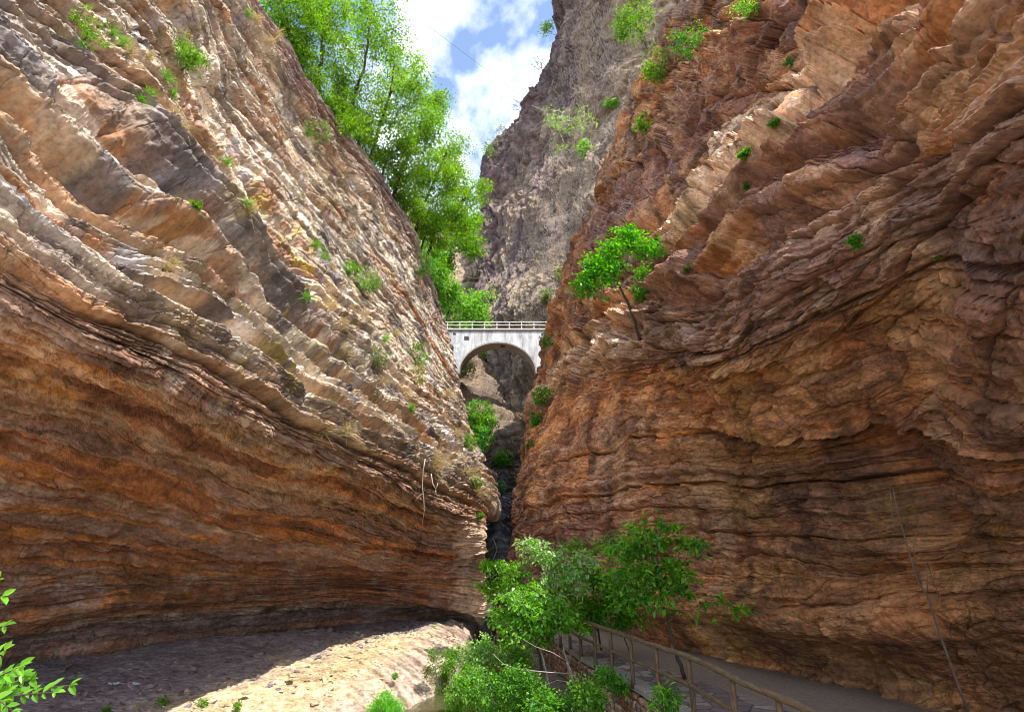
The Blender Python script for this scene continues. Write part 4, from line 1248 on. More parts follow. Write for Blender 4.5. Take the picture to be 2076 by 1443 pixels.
    for yy in (Y - .06, Y + wd + .06):
        rl = MB()
        for px_ in range(856, 1130, 25):
            x = aty(px_ + 1.5, 660, Y)[0]
            if l0[0] < x < r0[0]: rl.box((x, yy, zt + .62), (.12, .1, 1.0))
        for zz in (.62, 1.10):
            rl.box(((l0[0] + r0[0]) / 2, yy - .075, zt + zz), (r0[0] - l0[0], .06, .085))
        fin(rl.build('railing', pale, smooth=False))
    for (ax, ay, w_, h_) in ((921, 677, .36, .32), (945.5, 685.5, .62, .62)):
        c_ = aty(ax, ay, Y); op = MB()
        op.box((c_[0], Y + .0, c_[2]), (w_, .02, h_)); op.box((c_[0] + w_ * .3, Y + .0, c_[2] - .06), (w_ * .7, .03, h_ * .62))
        op.box((c_[0], Y - .02, c_[2] + .02), (w_ * .9, .012, .05))
        fin(op.build('drain_opening', dark, smooth=False))
    hs = MB(); c_ = aty(1021, 701.5, Y + wd * .4)
    hs.box((c_[0], Y + wd * .42, c_[2] + .05), (.85, .75, .12)); fin(hs.build('soffit_vent', dark, smooth=False))
bridge()
# ------------------------------------------------------------------ where the rock faces are, seen from the camera position
class Surf:
    def __init__(s, grids, step=3):
        s.step = step
        s.W, s.H = 2300 // step, 1600 // step
        s.d = np.full(s.W * s.H, 1e9)
        s.p = np.zeros((s.W * s.H, 3))
        for G in grids:
            P = G.reshape(-1, 3)
            px, py, d = proj(P)
            ix = ((px + 100) / step).astype(int); iy = ((py + 60) / step).astype(int)
            ok = (ix >= 0) & (ix < s.W) & (iy >= 0) & (iy < s.H) & (d > 0.5)
            k = iy[ok] * s.W + ix[ok]
            o = np.argsort(-d[ok])
            s.d[k[o]] = d[ok][o]; s.p[k[o]] = P[ok][o]
    def __call__(s, px, py):
        ix, iy = int((px + 100) / s.step), int((py + 60) / s.step)
        for r in range(0, 9):
            best = None
            for a in range(-r, r + 1):
                for b in range(-r, r + 1):
                    if max(abs(a), abs(b)) != r: continue
                    x, y = ix + a, iy + b
                    if 0 <= x < s.W and 0 <= y < s.H:
                        k = y * s.W + x
                        if s.d[k] < 1e8 and (best is None or s.d[k] < s.d[best]): best = k
            if best is not None: return s.p[best].copy(), s.d[best]
        return at(px, py, 40.0), 40.0
SL = Surf([LX]); SR = Surf([RX]); SF = Surf([FX]); SG = Surf([GX, FX, BX])

# ------------------------------------------------------------------ leaves, twigs, grass
LEAF_SHAPE = np.array([(0, 0, 0), (.30, .5, .10), (.68, .42, .06), (1, 0, -.08), (.68, -.42, .06), (.30, -.5, .10)])

def leaf_arrays(c, ax, up, ln, wd, col):
    """blades at c pointing along ax; six corners, folded along the midrib"""
    n = len(c)
    ax = ax / (np.linalg.norm(ax, axis=1)[:, None] + 1e-9)
    sd_ = np.cross(up, ax); sd_ /= np.linalg.norm(sd_, axis=1)[:, None] + 1e-9
    nn = np.cross(ax, sd_)
    S = LEAF_SHAPE
    V = (c[:, None] + S[None, :, 0:1] * ax[:, None] * ln[:, None, None] + S[None, :, 1:2] * sd_[:, None] * wd[:, None, None]
         + S[None, :, 2:3] * nn[:, None] * ln[:, None, None])
    f = np.array([(0, 1, 2, 3), (0, 3, 4, 5)])
    Fc = (f[None] + 6 * np.arange(n)[:, None, None]).reshape(-1, 4)
    return V.reshape(-1, 3), Fc, np.repeat(col[:, None], 6, 1).reshape(-1, 3)

def leaf_obj(name, arr, mat, parent=None):
    V, Fc, Cc = arr
    return link(name, np_mesh(name, V, Fc, Cc, smooth=False), mat, parent)

GREEN = [(.100, .270, .012), (.130, .330, .014), (.075, .215, .012), (.160, .360, .020), (.055, .160, .012)]
DEEP = [(.045, .190, .020), (.065, .240, .020), (.040, .160, .022), (.110, .300, .018), (.055, .240, .060)]
LIGHT = [(.14, .36, .035), (.20, .42, .07), (.10, .30, .02), (.26, .44, .14), (.12, .33, .02)]
SILVER = [(.38, .48, .26), (.46, .54, .34), (.30, .44, .18), (.16, .36, .05)]
OLIVE = [(.11, .18, .04), (.16, .22, .06), (.08, .14, .03), (.20, .22, .10)]
DRY = [(.42, .32, .16), (.50, .40, .22), (.34, .25, .12), (.26, .27, .08)]

def pick(pal, n, r, var=.25):
    a = np.array(pal)[r.randint(0, len(pal), n)]
    return a * (1 + var * (r.rand(n, 1) * 2 - 1))

MAT = {}
def M(k):
    if k in MAT: return MAT[k]
    if k == 'leaf': MAT[k] = leaf_mat('leaf')
    elif k == 'grass': MAT[k] = leaf_mat('grass_blade', .3)
    elif k == 'bark': MAT[k] = plain_mat('dark_bark', (.075, .055, .042), var=.4, scale=12, bump=.5, stretch=(2, 2, .5))
    elif k == 'pale_bark': MAT[k] = plain_mat('pale_bark', (.32, .27, .22), var=.35, scale=12, bump=.4, stretch=(2, 2, .5))
    elif k == 'twig': MAT[k] = plain_mat('dry_twig', (.50, .42, .35), var=.3, scale=10, bump=.1)
    elif k == 'grey_twig': MAT[k] = plain_mat('grey_twig', (.24, .20, .20), var=.3, scale=10, bump=.1)
    return MAT[k]

def spread(lo, hi, n, r):
    """points in a ball, denser towards the shell"""
    v = r.normal(size=(n, 3)); v /= np.linalg.norm(v, axis=1)[:, None]
    return v * (lo + (hi - lo) * r.rand(n, 1) ** 0.5)

def plant(name, label, cat, base, stem, blobs, seed, clusters=120, leaves=34, size=.09, aspect=.5, spray=.35, pal=GREEN,
          bark='bark', r0=.06, group=None, flat=.45, droop=.25, trunk_name='trunk', crown_name='crown', twig_r=.008, gap=0.0, kind=None, zs=1.0):
    """base: world point; stem: list of world points the main stem follows; blobs: (centre, radius) volumes the crown fills.
    Every leaf cluster hangs on a real twig that branches off the stem."""
    r = np.random.RandomState(seed)
    base = np.asarray(base, float)
    root = empty(name, tuple(base))
    tag(root, label, cat, group, kind)
    S = [np.zeros(3)] + [np.asarray(p, float) - base for p in stem]
    # stem as a denser curve
    A = np.array(S)
    if len(A) > 2:
        k = np.arange(len(A), dtype=float)
        A = pchip(k, A, np.linspace(0, len(A) - 1, 5 * (len(A) - 1) + 1))
    else:
        A = A[0] + (A[1] - A[0]) * np.linspace(0, 1, 6)[:, None]
    L_ = np.linalg.norm(A[-1] - A[0]) + 1e-6
    A[1:-1] += r.normal(size=A[1:-1].shape) * 0.004 * L_
    mb = MB()
    nr = len(A)
    mb.tube(A, np.linspace(r0, r0 * .35, nr), n=7)
    nodes = [A]; rad = [np.linspace(r0, r0 * .35, nr)]
    vol = np.array([b[1] ** 2 for b in blobs]); vol = vol / vol.sum()
    C_ = []
    for i in range(clusters):
        b = blobs[r.choice(len(blobs), p=vol)]
        C_.append(np.asarray(b[0]) - base + spread(0.15, 1.0, 1, r)[0] * b[1] * np.array([2 - zs, 2 - zs, zs]))
    C_ = np.array(C_)
    if gap > 0:
        keep = fbm(C_ * (2.2 / max(spray, .05)) * .25, 2, seed % 900) > -gap
        if keep.sum() > 5: C_ = C_[keep]
    # nearest first, so that branches grow outwards from the stem
    d0 = np.array([np.linalg.norm(A - c, axis=1).min() for c in C_])
    C_ = C_[np.argsort(d0)]
    allp = A.copy(); allr = rad[0].copy()
    for c in C_:
        # attach low: prefer a node nearer the stem's foot than the cluster
        dd = np.linalg.norm(allp - c, axis=1) + 0.25 * np.maximum(0, allp[:, 2] - c[2])
        j = int(np.argmin(dd)); a = allp[j]
        m = (a + c) / 2 + np.array([0, 0, .10]) * np.linalg.norm(c - a) + r.normal(size=3) * .06 * np.linalg.norm(c - a)
        q = np.linspace(0, 1, 5)[:, None]
        B = (1 - q) ** 2 * a + 2 * q * (1 - q) * m + q ** 2 * c
        ra = min(allr[j] * .7, twig_r * 2.6)
        rr = np.linspace(max(ra, twig_r), twig_r * .6, 5)
        mb.tube(B, rr, n=4, cap=False)
        allp = np.concatenate([allp, B[1:]]); allr = np.concatenate([allr, rr[1:]])
    mb.build(trunk_name, M(bark), root)
    # sprays of leaves
    n = len(C_) * leaves
    cc = np.repeat(C_, leaves, 0)
    ofs = spread(0, 1, n, r) * spray * (0.6 + .8 * np.repeat(r.rand(len(C_)), leaves)[:, None])
    tilt = np.repeat(r.normal(size=(len(C_), 2)) * .5, leaves, 0)
    ofs[:, 2] = ofs[:, 2] * flat + ofs[:, 0] * tilt[:, 0] * .5 + ofs[:, 1] * tilt[:, 1] * .5
    ax = ofs + r.normal(size=(n, 3)) * .5 * spray; ax[:, 2] -= droop * spray
    up = np.stack([r.normal(size=n) * .55, r.normal(size=n) * .55, np.ones(n)], 1)
    ln = size * (0.65 + .7 * r.rand(n))
    tone = np.repeat(1 + .35 * (r.rand(len(C_), 1) - .5), leaves, 0)
    arr = leaf_arrays(cc + ofs, ax, up, ln, ln * aspect, pick(pal, n, r) * tone)
    leaf_obj(crown_name, arr, M('leaf'), root)
    return root

def blob(px, py, rpx, t):
    return (at(px, py, t), rpx * t / F)

def tuft(name, label, base, nrm, seed, n=70, h=.35, pal=DRY, spread_=.5, group=None, wid=.006, hang=.5):
    """a clump of grass blades rooted at one spot, arching over under their own weight"""
    r = np.random.RandomState(seed)
    root_p = r.normal(size=(n, 3)) * h * .12
    d = nrm[None] * .6 + np.array([0, 0, .8])[None] + r.normal(size=(n, 3)) * spread_
    d /= np.linalg.norm(d, axis=1)[:, None]
    ln = h * (.5 + .8 * r.rand(n))
    side = np.cross(d, r.normal(size=(n, 3))); side /= np.linalg.norm(side, axis=1)[:, None] + 1e-9
    V = []
    for q, wq in ((0, 1), (.35, .9), (.7, .6), (1, .08)):
        p = root_p + d * (ln * q)[:, None] - np.array([0, 0, 1])[None] * (hang * ln * q * q)[:, None]
        V.append(p + side * wid * wq); V.append(p - side * wid * wq)
    V = np.stack(V, 1)
    f = np.array([(0, 1, 3, 2), (2, 3, 5, 4), (4, 5, 7, 6)])
    Fc = (f[None] + 8 * np.arange(n)[:, None, None]).reshape(-1, 4)
    col = np.repeat(pick(pal, n, r)[:, None], 8, 1).reshape(-1, 3)
    o = link(name, np_mesh(name, V.reshape(-1, 3), Fc, col, smooth=False), M('grass'))
    o.location = tuple(base)
    tag(o, label, 'grass', group)
    return o

def bare(name, label, cat, base, blobs, seed, n=40, bark='twig', r0=.03, twig_r=.008, leaves=0, pal=LIGHT, size=.1, group=None):
    """a leafless or nearly leafless shrub: forking twigs reaching out from one root"""
    r = np.random.RandomState(seed)
    base = np.asarray(base, float)
    root = empty(name, tuple(base)); tag(root, label, cat, group)
    mb = MB()
    allp = np.zeros((1, 3)); allr = np.array([r0])
    vol = np.array([b[1] for b in blobs]); vol = vol / vol.sum()
    T = []
    for i in range(n):
        b = blobs[r.choice(len(blobs), p=vol)]
        T.append(np.asarray(b[0]) - base + spread(0.2, 1, 1, r)[0] * b[1])
    T = sorted(T, key=lambda p: np.linalg.norm(p))
    for i, c in enumerate(T):
        dd = np.linalg.norm(allp - c, axis=1) + .35 * np.linalg.norm(allp, axis=1)
        j = int(np.argmin(dd)); a = allp[j]
        m = (a + c) / 2 + r.normal(size=3) * .13 * np.linalg.norm(c - a)
        q = np.linspace(0, 1, 6)[:, None]
        B = (1 - q) ** 2 * a + 2 * q * (1 - q) * m + q ** 2 * c
        B[1:-1] += r.normal(size=(4, 3)) * .025 * np.linalg.norm(c - a)
        rr = np.linspace(max(allr[j] * .75, twig_r), twig_r * .5, 6)
        mb.tube(B, rr, n=4, cap=False)
        allp = np.concatenate([allp, B[1:]]); allr = np.concatenate([allr, rr[1:]])
        for _ in range(2):
            s_ = B[r.randint(2, 6)]; e = s_ + r.normal(size=3) * .22 * np.linalg.norm(c) * .5 + (c - a) * .15
            mb.tube([s_, (s_ + e) / 2 + r.normal(size=3) * .03, e], [twig_r * .8, twig_r * .6, twig_r * .4], n=3, cap=False)
    mb.build('branches', M(bark), root)
    if leaves:
        k = r.randint(0, len(allp), leaves)
        w = np.linalg.norm(allp[k], axis=1)
        keep = w > np.percentile(np.linalg.norm(allp, axis=1), 35); k = k[keep]
        m_ = len(k)
        c = allp[k] + r.normal(size=(m_, 3)) * size * 1.2
        leaf_obj('leaves', leaf_arrays(c, r.normal(size=(m_, 3)), np.stack([r.normal(size=m_) * .6, r.normal(size=m_) * .6, np.ones(m_)], 1), size * (.6 + .7 * r.rand(m_)), size * .5 * np.ones(m_), pick(pal, m_, r)), M('leaf'), root)
    return root
# ------------------------------------------------------------------ trees on the left rim
def rim_trees():
    G = 'trees along the left rim'
    spec = [
        ((575, 120, 29.5), [(585, 60), (570, 0), (565, -40)], [(535, 25, 45), (590, 45, 48), (560, -35, 60), (620, 10, 40)],
         'broad green tree nearest the top edge, over the grassy notch of the left rim'),
        ((640, 205, 32.5), [(650, 140), (655, 60), (650, 0)], [(640, 80, 48), (675, 40, 48), (690, 110, 42), (650, -20, 60), (630, 150, 32)],
         'dark stemmed green tree second down from the top of the left rim'),
        ((700, 285, 36.5), [(715, 210), (740, 130), (750, 40)], [(715, 175, 48), (745, 110, 52), (740, 35, 50), (785, 60, 42), (775, -20, 45), (700, 225, 32)],
         'tallest bright green tree, its crown reaching the blue patch beside the top of the sky'),
        ((745, 345, 40.5), [(765, 270), (790, 190), (800, 130)], [(770, 245, 46), (805, 185, 48), (815, 120, 40), (845, 170, 34), (760, 295, 34)],
         'bright green tree in the middle of the rim row with a thin leaning stem'),
        ((792, 412, 46), [(812, 350), (845, 280), (860, 220)], [(815, 330, 44), (845, 270, 46), (880, 215, 34), (875, 255, 38), (800, 370, 30)],
         'sunlit green tree halfway down the rim, leaning out over the gorge'),
        ((838, 482, 52), [(852, 430), (880, 370), (905, 310)], [(860, 385, 40), (895, 335, 42), (915, 295, 30), (915, 365, 34), (845, 430, 28)],
         'airy green tree with spreading pale limbs low on the left rim'),
        ((862, 540, 60), [(872, 500), (905, 430), (945, 400)], [(905, 425, 38), (940, 395, 36), (965, 385, 26), (935, 450, 34), (880, 470, 30)],
         'light leaved tree arching from the lowest rim towards the grey brown cliff'),
    ]
    spec += [
        ((608, 160, 31), [(612, 120), (622, 80)], [(600, 110, 30), (625, 140, 28), (640, 175, 24), (585, 90, 26)], 'low scrubby tree on the rim between the two topmost tall trees'),
        ((672, 245, 34.5), [(680, 210), (690, 170)], [(665, 200, 28), (690, 225, 28), (690, 170, 30), (715, 255, 24)], 'low scrubby tree at the foot of the dark stemmed tree on the rim'),
        ((722, 318, 38.5), [(728, 285), (738, 250)], [(730, 270, 30), (745, 300, 26), (760, 225, 30), (720, 240, 26)], 'low scrubby tree under the tallest crown of the rim'),
        ((768, 380, 43), [(776, 350), (790, 310)], [(785, 320, 30), (800, 350, 26), (770, 330, 24), (820, 290, 28)], 'low scrubby tree on the rim beside the thin leaning stem'),
        ((815, 448, 49), [(826, 415), (838, 380)], [(825, 395, 28), (842, 420, 24), (850, 360, 28), (812, 410, 20)], 'low scrubby tree on the rim above the airy pale limbed tree'),
        ((850, 515, 56), [(858, 490), (870, 460)], [(865, 455, 26), (880, 490, 24), (850, 470, 20), (900, 470, 24)], 'lowest scrubby tree where the left rim bends down to the bridge'),
    ]
    for i, (b, st, bl, lab) in enumerate(spec):
        t = float(np.interp(b[1], [0, 92, 192, 272, 330, 402, 482, 562], [33, 35.5, 38.5, 42, 45, 49, 54.5, 61])) + .4
        b = (b[0], b[1] + 6, t)
        big = i < 7
        plant('broadleaf_tree', lab, 'tree', at(*b), [at(x, y, t - .4) for x, y in st], [blob(x, y, r_, t + (j % 3 - 1) * 1.2) for j, (x, y, r_) in enumerate(bl)],
              900 + i, clusters=350 if big else 160, leaves=40, size=.0027 * t + .04, aspect=.55, spray=.014 * t + .15, pal=GREEN + [(.22, .40, .02)] + ([(.24, .42, .03)] if i % 2 else [(.06, .2, .02), (.15, .33, .02)]),
              r0=(.0028 if big else .0016) * t + .04, twig_r=.0006 * t, group=G, gap=.16)
    G = 'trees behind the bridge'
    spec = [
        ((878, 655, 93), [(890, 600), (910, 520), (930, 450)], [(925, 480, 42), (890, 510, 34), (950, 445, 30), (960, 500, 28), (900, 545, 26)], 'tall pale stemmed tree left behind the bridge, above the sunny rock patch', GREEN),
        ((895, 690, 88), [(905, 650), (915, 610)], [(905, 610, 38), (945, 625, 34), (975, 615, 28), (890, 640, 30), (930, 648, 34), (965, 645, 30)], 'bushy light green tree right behind the bridge railing', LIGHT),
        ((860, 600, 84), [(872, 560), (885, 520)], [(880, 560, 32), (870, 520, 28), (905, 590, 24)], 'darker tree wedged between the left rim and the sunny rock patch', DEEP + GREEN),
    ]
    for i, (b, st, bl, lab, pal) in enumerate(spec):
        t = b[2]
        plant('broadleaf_tree', lab, 'tree', at(*b), [at(x, y, t - .4) for x, y in st], [blob(x, y, r_, t + (j % 3 - 1) * 1.5) for j, (x, y, r_) in enumerate(bl)],
              930 + i, clusters=230, leaves=34, size=.36, aspect=.6, spray=1.2, pal=pal, r0=.22, twig_r=.045, group=G, gap=.3)
rim_trees()

# ------------------------------------------------------------------ growth on the left wall
def left_growth():
    G = 'shrubs rooted in the left wall'
    for i, (px, py, rp, pal, lab, nm, cl, gp) in enumerate([
        (368, 120, 44, GREEN, 'bright green leafy shrub highest on the left wall under the rim', 'cliff_shrub', 70, .35),
        (165, 60, 48, GREEN, 'sparse green sprig hanging near the top left corner', 'cliff_shrub', 34, .2),
        (635, 265, 30, OLIVE, 'small grey green shrub below the broken rim of the left wall', 'cliff_shrub', 40, .3),
        (735, 570, 34, OLIVE + LIGHT, 'feathery pale green shrub on the ribbed left slope', 'cliff_shrub', 60, .3),
        (705, 545, 20, GREEN, 'little bright green shrub just above the feathery pale one', 'cliff_shrub', 26, .2),
        (755, 725, 30, OLIVE, 'low dusty green shrub on the cream patch of the left slope', 'cliff_shrub', 44, .2),
        (840, 715, 26, GREEN + OLIVE, 'green shrub nearest the arch bridge on the left slope', 'cliff_shrub', 40, .2),
        (835, 755, 28, OLIVE + DRY, 'half dry shrub below the bridge on the left slope', 'cliff_shrub', 36, .2),
        (945, 895, 22, GREEN, 'green shrub on the narrow left rim level with the chute', 'cliff_shrub', 34, .2),
        (960, 975, 16, GREEN + OLIVE, 'small green shrub close above the spalled corner', 'cliff_shrub', 24, .2),
        (970, 1045, 9, GREEN, 'tiny bright green plant on the bright corner above the chute', 'cliff_shrub', 10, .1),
        (850, 540, 34, DEEP + OLIVE, 'dark green shrub on the edge of the left rim', 'cliff_shrub', 46, .2),
        (395, 415, 10, GREEN, 'tiny green plant in the dark crevice of the left wall', 'cliff_shrub', 9, .0),
        (830, 828, 10, GREEN, 'tiny green plant on a brown ledge low on the left slope', 'cliff_shrub', 9, .0),
    ]):
        p, t = SL(px, py + rp * .5)
        out = np.array([.75, -.35, .1]) * rp * t / F
        plant(nm, lab, 'shrub', p, [p + out * .5 + np.array([0, 0, .1 * rp * t / F])], [(at(px, py, t) + out * .4, rp * t / F * .85), (at(px + rp * .4, py + rp * .3, t) + out * .3, rp * t / F * .55)],
              1000 + i, clusters=cl, leaves=26, size=.0026 * t + .025, aspect=.45, spray=rp * t / F * .3, pal=pal, r0=.02 + .0005 * t, twig_r=.0003 * t + .002, group=G, gap=gp, trunk_name='stem', crown_name='foliage')
    G = 'grass tufts on the left wall'
    T = [(245, 90, .5, 'green', 'arching green grass right of the sparse top corner sprig'), (225, 70, .4, 'green', 'small green grass tuft touching the sparse top corner sprig'),
         (262, 105, .5, 'dry', 'straw tuft hanging beneath the arching green grass near the top'), (335, 160, .5, 'green', 'green grass under the highest leafy shrub of the left wall'),
         (350, 235, .55, 'dry', 'long straw tuft midway between highest shrub and dark crevice'), (365, 262, .5, 'dry', 'lowest straw tuft of the hanging fringe under the highest shrub'),
         (345, 190, .45, 'green', 'green grass at the head of the hanging straw fringe'), (300, 115, .4, 'dry', 'straw tuft left of the highest leafy shrub'),
         (498, 415, .45, 'green', 'green tuft on the ochre face right of the dark crevice'), (500, 430, .5, 'dry', 'straw tuft mixed into the green one on the ochre face'),
         (458, 330, .4, 'green', 'green tuft under the big grey boulder shaped bulge'), (640, 500, .7, 'green', 'green grass at the top of the grassy gully left of the feathery shrub'),
         (655, 520, .7, 'green', 'middle green grass of the grassy gully left of the feathery shrub'), (672, 545, .6, 'dry', 'straw tuft at the foot of the grassy gully beside the feathery shrub'),
         (520, 40, .7, 'dry', 'straw grass in the rim notch, left of the topmost tree'), (545, 85, .8, 'dry', 'long straw grass below the rim notch beside the topmost tree'),
         (500, 30, .6, 'green', 'greenish grass at the upper end of the rim notch'), (560, 70, .7, 'dry', 'straw grass at the trunk foot of the topmost tree'),
         (690, 660, .7, 'dry', 'straw tuft above the low dusty shrub on the cream patch'), (615, 605, .5, 'green', 'green tuft in front of the dark triangular hollow'),
         (780, 690, .8, 'green', 'green grass between dusty shrub and bridge side shrubs'), (800, 680, .8, 'dry', 'straw grass just right of the green grass before the bridge'),
         (770, 775, .8, 'dry', 'straw tuft below the low dusty shrub'), (820, 800, .9, 'dry', 'straw tuft below the half dry shrub'),
         (880, 935, .9, 'dry', 'upper straw tuft on the lip where the long root hangs'), (875, 950, 1.0, 'dry', 'largest shaggy straw tuft at the top of the long hanging root'),
         (890, 945, .9, 'dry', 'straw tuft on the lip right of the shaggy largest one'), (905, 800, .9, 'dry', 'straw tuft on the narrow slope under the bridge foot'),
         (925, 880, .9, 'dry', 'straw tuft left of the narrow rim shrub by the chute'), (335, 545, .35, 'dry', 'wispy straw tuft on the tip of the yellowish ledge'),
         (350, 535, .3, 'dry', 'short straw tuft behind the wispy one on the yellowish ledge'), (655, 875, .5, 'dry', 'left straw tuft on the pale lip over the orange overhang'),
         (700, 875, .6, 'dry', 'right straw tuft on the pale lip over the orange overhang'), (300, 190, .35, 'green', 'short green tuft left of the hanging straw fringe'),
         (285, 205, .35, 'green', 'tiny green tuft lowest left of the hanging straw fringe'), (620, 275, .6, 'green', 'green tuft beside the small grey green rim shrub'),
         (700, 720, .6, 'dry', 'straw tuft left of the low dusty shrub on the cream patch'), (850, 740, .9, 'green', 'green grass between the two shrubs nearest the bridge'),
         (950, 960, .9, 'dry', 'straw tuft left of the small shrub above the spalled corner'), (970, 1000, .9, 'dry', 'lowest straw tuft right above the spalled corner')]
    for i, (px, py, h, k, lab) in enumerate(T):
        p, t = SL(px, py)
        tuft('grass_tuft', lab, p, np.array([.8, -.4, .1]), 1100 + i, n=110 if t < 30 else 80, h=h, pal=DRY if k == 'dry' else GREEN[:3] + LIGHT[:2], group=G, wid=.0012 + .00028 * t, spread_=.55)
    # bare thorny shrubs on the ribbed slope
    for i, (px, py, rp, lab) in enumerate([(800, 600, 55, 'bare grey thorn bush high on the ribbed left slope'), (690, 510, 40, 'leafless brown thorn bush beside the pale green shrub'), (930, 930, 34, 'bare straw coloured bush above the spalled corner'), (885, 960, 34, 'dry wiry bush on the lip of the orange overhang')]):
        p, t = SL(px, py)
        bare('thorn_bush', lab, 'bush', p, [(p + np.array([.5, -.3, .15]) * rp * t / F, rp * t / F * .7)], 1200 + i, n=34, bark='twig' if i > 1 else 'grey_twig', r0=.0012 * t, twig_r=.0004 * t, group='thorn bushes on the left wall')
    # the root hanging from the lip
    p, t = SL(858, 945)
    o = MB()
    pts = [at(x, y, t - .5) for x, y in ((862, 930), (858, 952), (856, 985), (859, 1010), (860, 1035), (856, 1062))]
    base = np.array(pts[0]); o.tube([q - base for q in pts], [.022, .02, .018, .018, .014, .008], n=5)
    q = at(857, 1000, t - .5) - base; o.tube([q, q + np.array([-.18, 0, -.12]), q + np.array([-.3, .02, -.35])], [.012, .01, .006], n=4)
    rt = o.build('hanging_root', M('twig')); rt.location = tuple(base); tag(rt, 'long pale root dangling from the lip of the overhang', 'root')
    o = MB(); pts = [at(x, y, t - .3) for x, y in ((874, 960), (877, 980), (884, 992), (888, 978), (884, 992), (880, 1004))]
    base = np.array(pts[0]); o.tube([q - base for q in pts[:3]], .02, n=5); o.tube([pts[2] - base, pts[3] - base], .016, n=5); o.tube([pts[4] - base, pts[5] - base], .014, n=5)
    rt = o.build('hanging_root', M('twig')); rt.location = tuple(base); tag(rt, 'short forked root hooked under the dry wiry bush', 'root')
left_growth()

# ------------------------------------------------------------------ growth on the right wall and the far cliff
def right_growth():
    # the leaning tree on the ledge
    p, t = SR(1295, 680)
    t -= .8
    plant('leaning_tree', 'vivid green tree leaning out from a ledge of the red right wall', 'tree', at(1298, 692, t + .3), [at(1280, 630, t), at(1255, 580, t - .3), at(1240, 540, t - .5)],
          [blob(1215, 552, 34, t - .6), blob(1250, 515, 36, t - .4), blob(1285, 488, 30, t - .1), blob(1185, 572, 22, t - .8), blob(1310, 500, 24, t), blob(1265, 478, 22, t - .2), blob(1230, 578, 18, t - .4), blob(1200, 530, 22, t - .7)],
          1300, clusters=170, leaves=26, size=.13, aspect=.6, spray=.42, flat=.22, pal=[(.05, .27, .012), (.07, .33, .014), (.04, .2, .012), (.1, .38, .02)], r0=.07, twig_r=.010, gap=.15)
    p, t = SR(1290, 600)
    plant('cliff_shrub', 'small leafy shrub on the red wall right of the leaning tree', 'shrub', p, [p + np.array([-.3, -.2, .4])], [blob(1305, 590, 24, t - .3), blob(1300, 555, 18, t - .2)], 1301, clusters=46, leaves=22, size=.12, spray=.3, pal=DEEP + GREEN, r0=.03, twig_r=.008, trunk_name='stem', crown_name='foliage', gap=.3)
    G = 'shrubs rooted in the right wall'
    for i, (px, py, rp, pal, lab, cl) in enumerate([
        (1300, 45, 50, GREEN, 'large light green shrub at the top edge on the red wall crest', 90),
        (1345, 140, 40, GREEN, 'bright green round shrub below the crest of the red wall', 70),
        (1525, 15, 34, LIGHT, 'yellow green sprig hanging into the top edge over the red wall', 40),
        (1412, 90, 40, DEEP, 'dark green thin shrub on the red wall right of the round one', 40),
        (1310, 255, 24, GREEN, 'small green shrub on the crest edge beside the far slope', 30),
        (1575, 250, 12, DEEP + GREEN, 'small green fern above the pale blocky ledge', 14),
        (1512, 312, 14, DEEP + GREEN, 'green fern in a joint of the pale blocky ledge', 14),
        (1517, 378, 9, DEEP, 'tiny fern on the pale blocky ledge', 8),
        (1738, 490, 16, DEEP + GREEN, 'green fern hanging under the shaly overhang', 16),
        (1907, 515, 11, DEEP + GREEN, 'tiny green sprig nearest the right edge under the shaly overhang', 9),
        (1605, 130, 12, DEEP + OLIVE, 'thin olive tuft high on the right wall', 12),
        (1385, 435, 10, OLIVE, 'small olive plant on the nose of the pale ridge', 10),
        (1110, 800, 26, DEEP + GREEN, 'green shrub on the red wall just below the right end of the bridge', 44),
        (1095, 850, 18, DEEP, 'dark shrub on the red wall edge beside the chute', 26),
        (1080, 900, 14, OLIVE, 'small olive shrub on the lower red edge near the chute', 16),
        (1120, 690, 20, DEEP + OLIVE, 'dark shrub in the corner between bridge and red wall', 24),
        (1395, 545, 9, OLIVE, 'tiny olive plant on the cracked bulge below the pale ridge', 8),
    ]):
        p, t = SR(px, py + rp * .4)
        out = np.array([-.8, -.35, .1]) * rp * t / F
        plant('cliff_shrub', lab, 'shrub', p, [p + out * .4 + np.array([0, 0, .2 * rp * t / F])], [(at(px, py, t) + out * .5, rp * t / F * .85), (at(px - rp * .3, py + rp * .35, t) + out * .4, rp * t / F * .55)],
              1320 + i, clusters=cl, leaves=24, size=.0030 * t + .025, aspect=.5, spray=rp * t / F * .3, pal=pal, r0=.015 + .0006 * t, twig_r=.0003 * t + .002, group=G, gap=.3, trunk_name='stem', crown_name='foliage')
    for i, (px, py, rp, lab) in enumerate([(1440, 175, 55, 'bare pale bush with crooked twigs on the red wall'), (1400, 225, 50, 'tangled leafless bush left of the crooked pale one'), (1290, 440, 40, 'dry bush over the leaning tree on the red wall'), (1255, 330, 32, 'leafless bush on the crest edge of the red wall')]):
        p, t = SR(px, py + 20)
        bare('thorn_bush', lab, 'bush', p, [(p + np.array([-.5, -.3, .5]) * rp * t / F, rp * t / F * .8)], 1360 + i, n=38, bark='twig', r0=.0012 * t, twig_r=.00042 * t, group='thorn bushes on the right wall')
    # the dead sapling propped in the cave
    b = atz(1968, 1462, 0.0); d = proj(b)[2] * .93; b = at(1968, 1462, d)
    o = MB(); base = np.array(b)
    line = [(1968, 1455), (1945, 1395), (1918, 1320), (1898, 1262), (1880, 1205), (1862, 1180), (1846, 1130), (1832, 1080), (1818, 1030), (1810, 988)]
    P = [at(x, y, d * (1 - .004 * k)) - base for k, (x, y) in enumerate(line)]
    o.tube(P, np.linspace(.026, .006, len(P)), n=7)
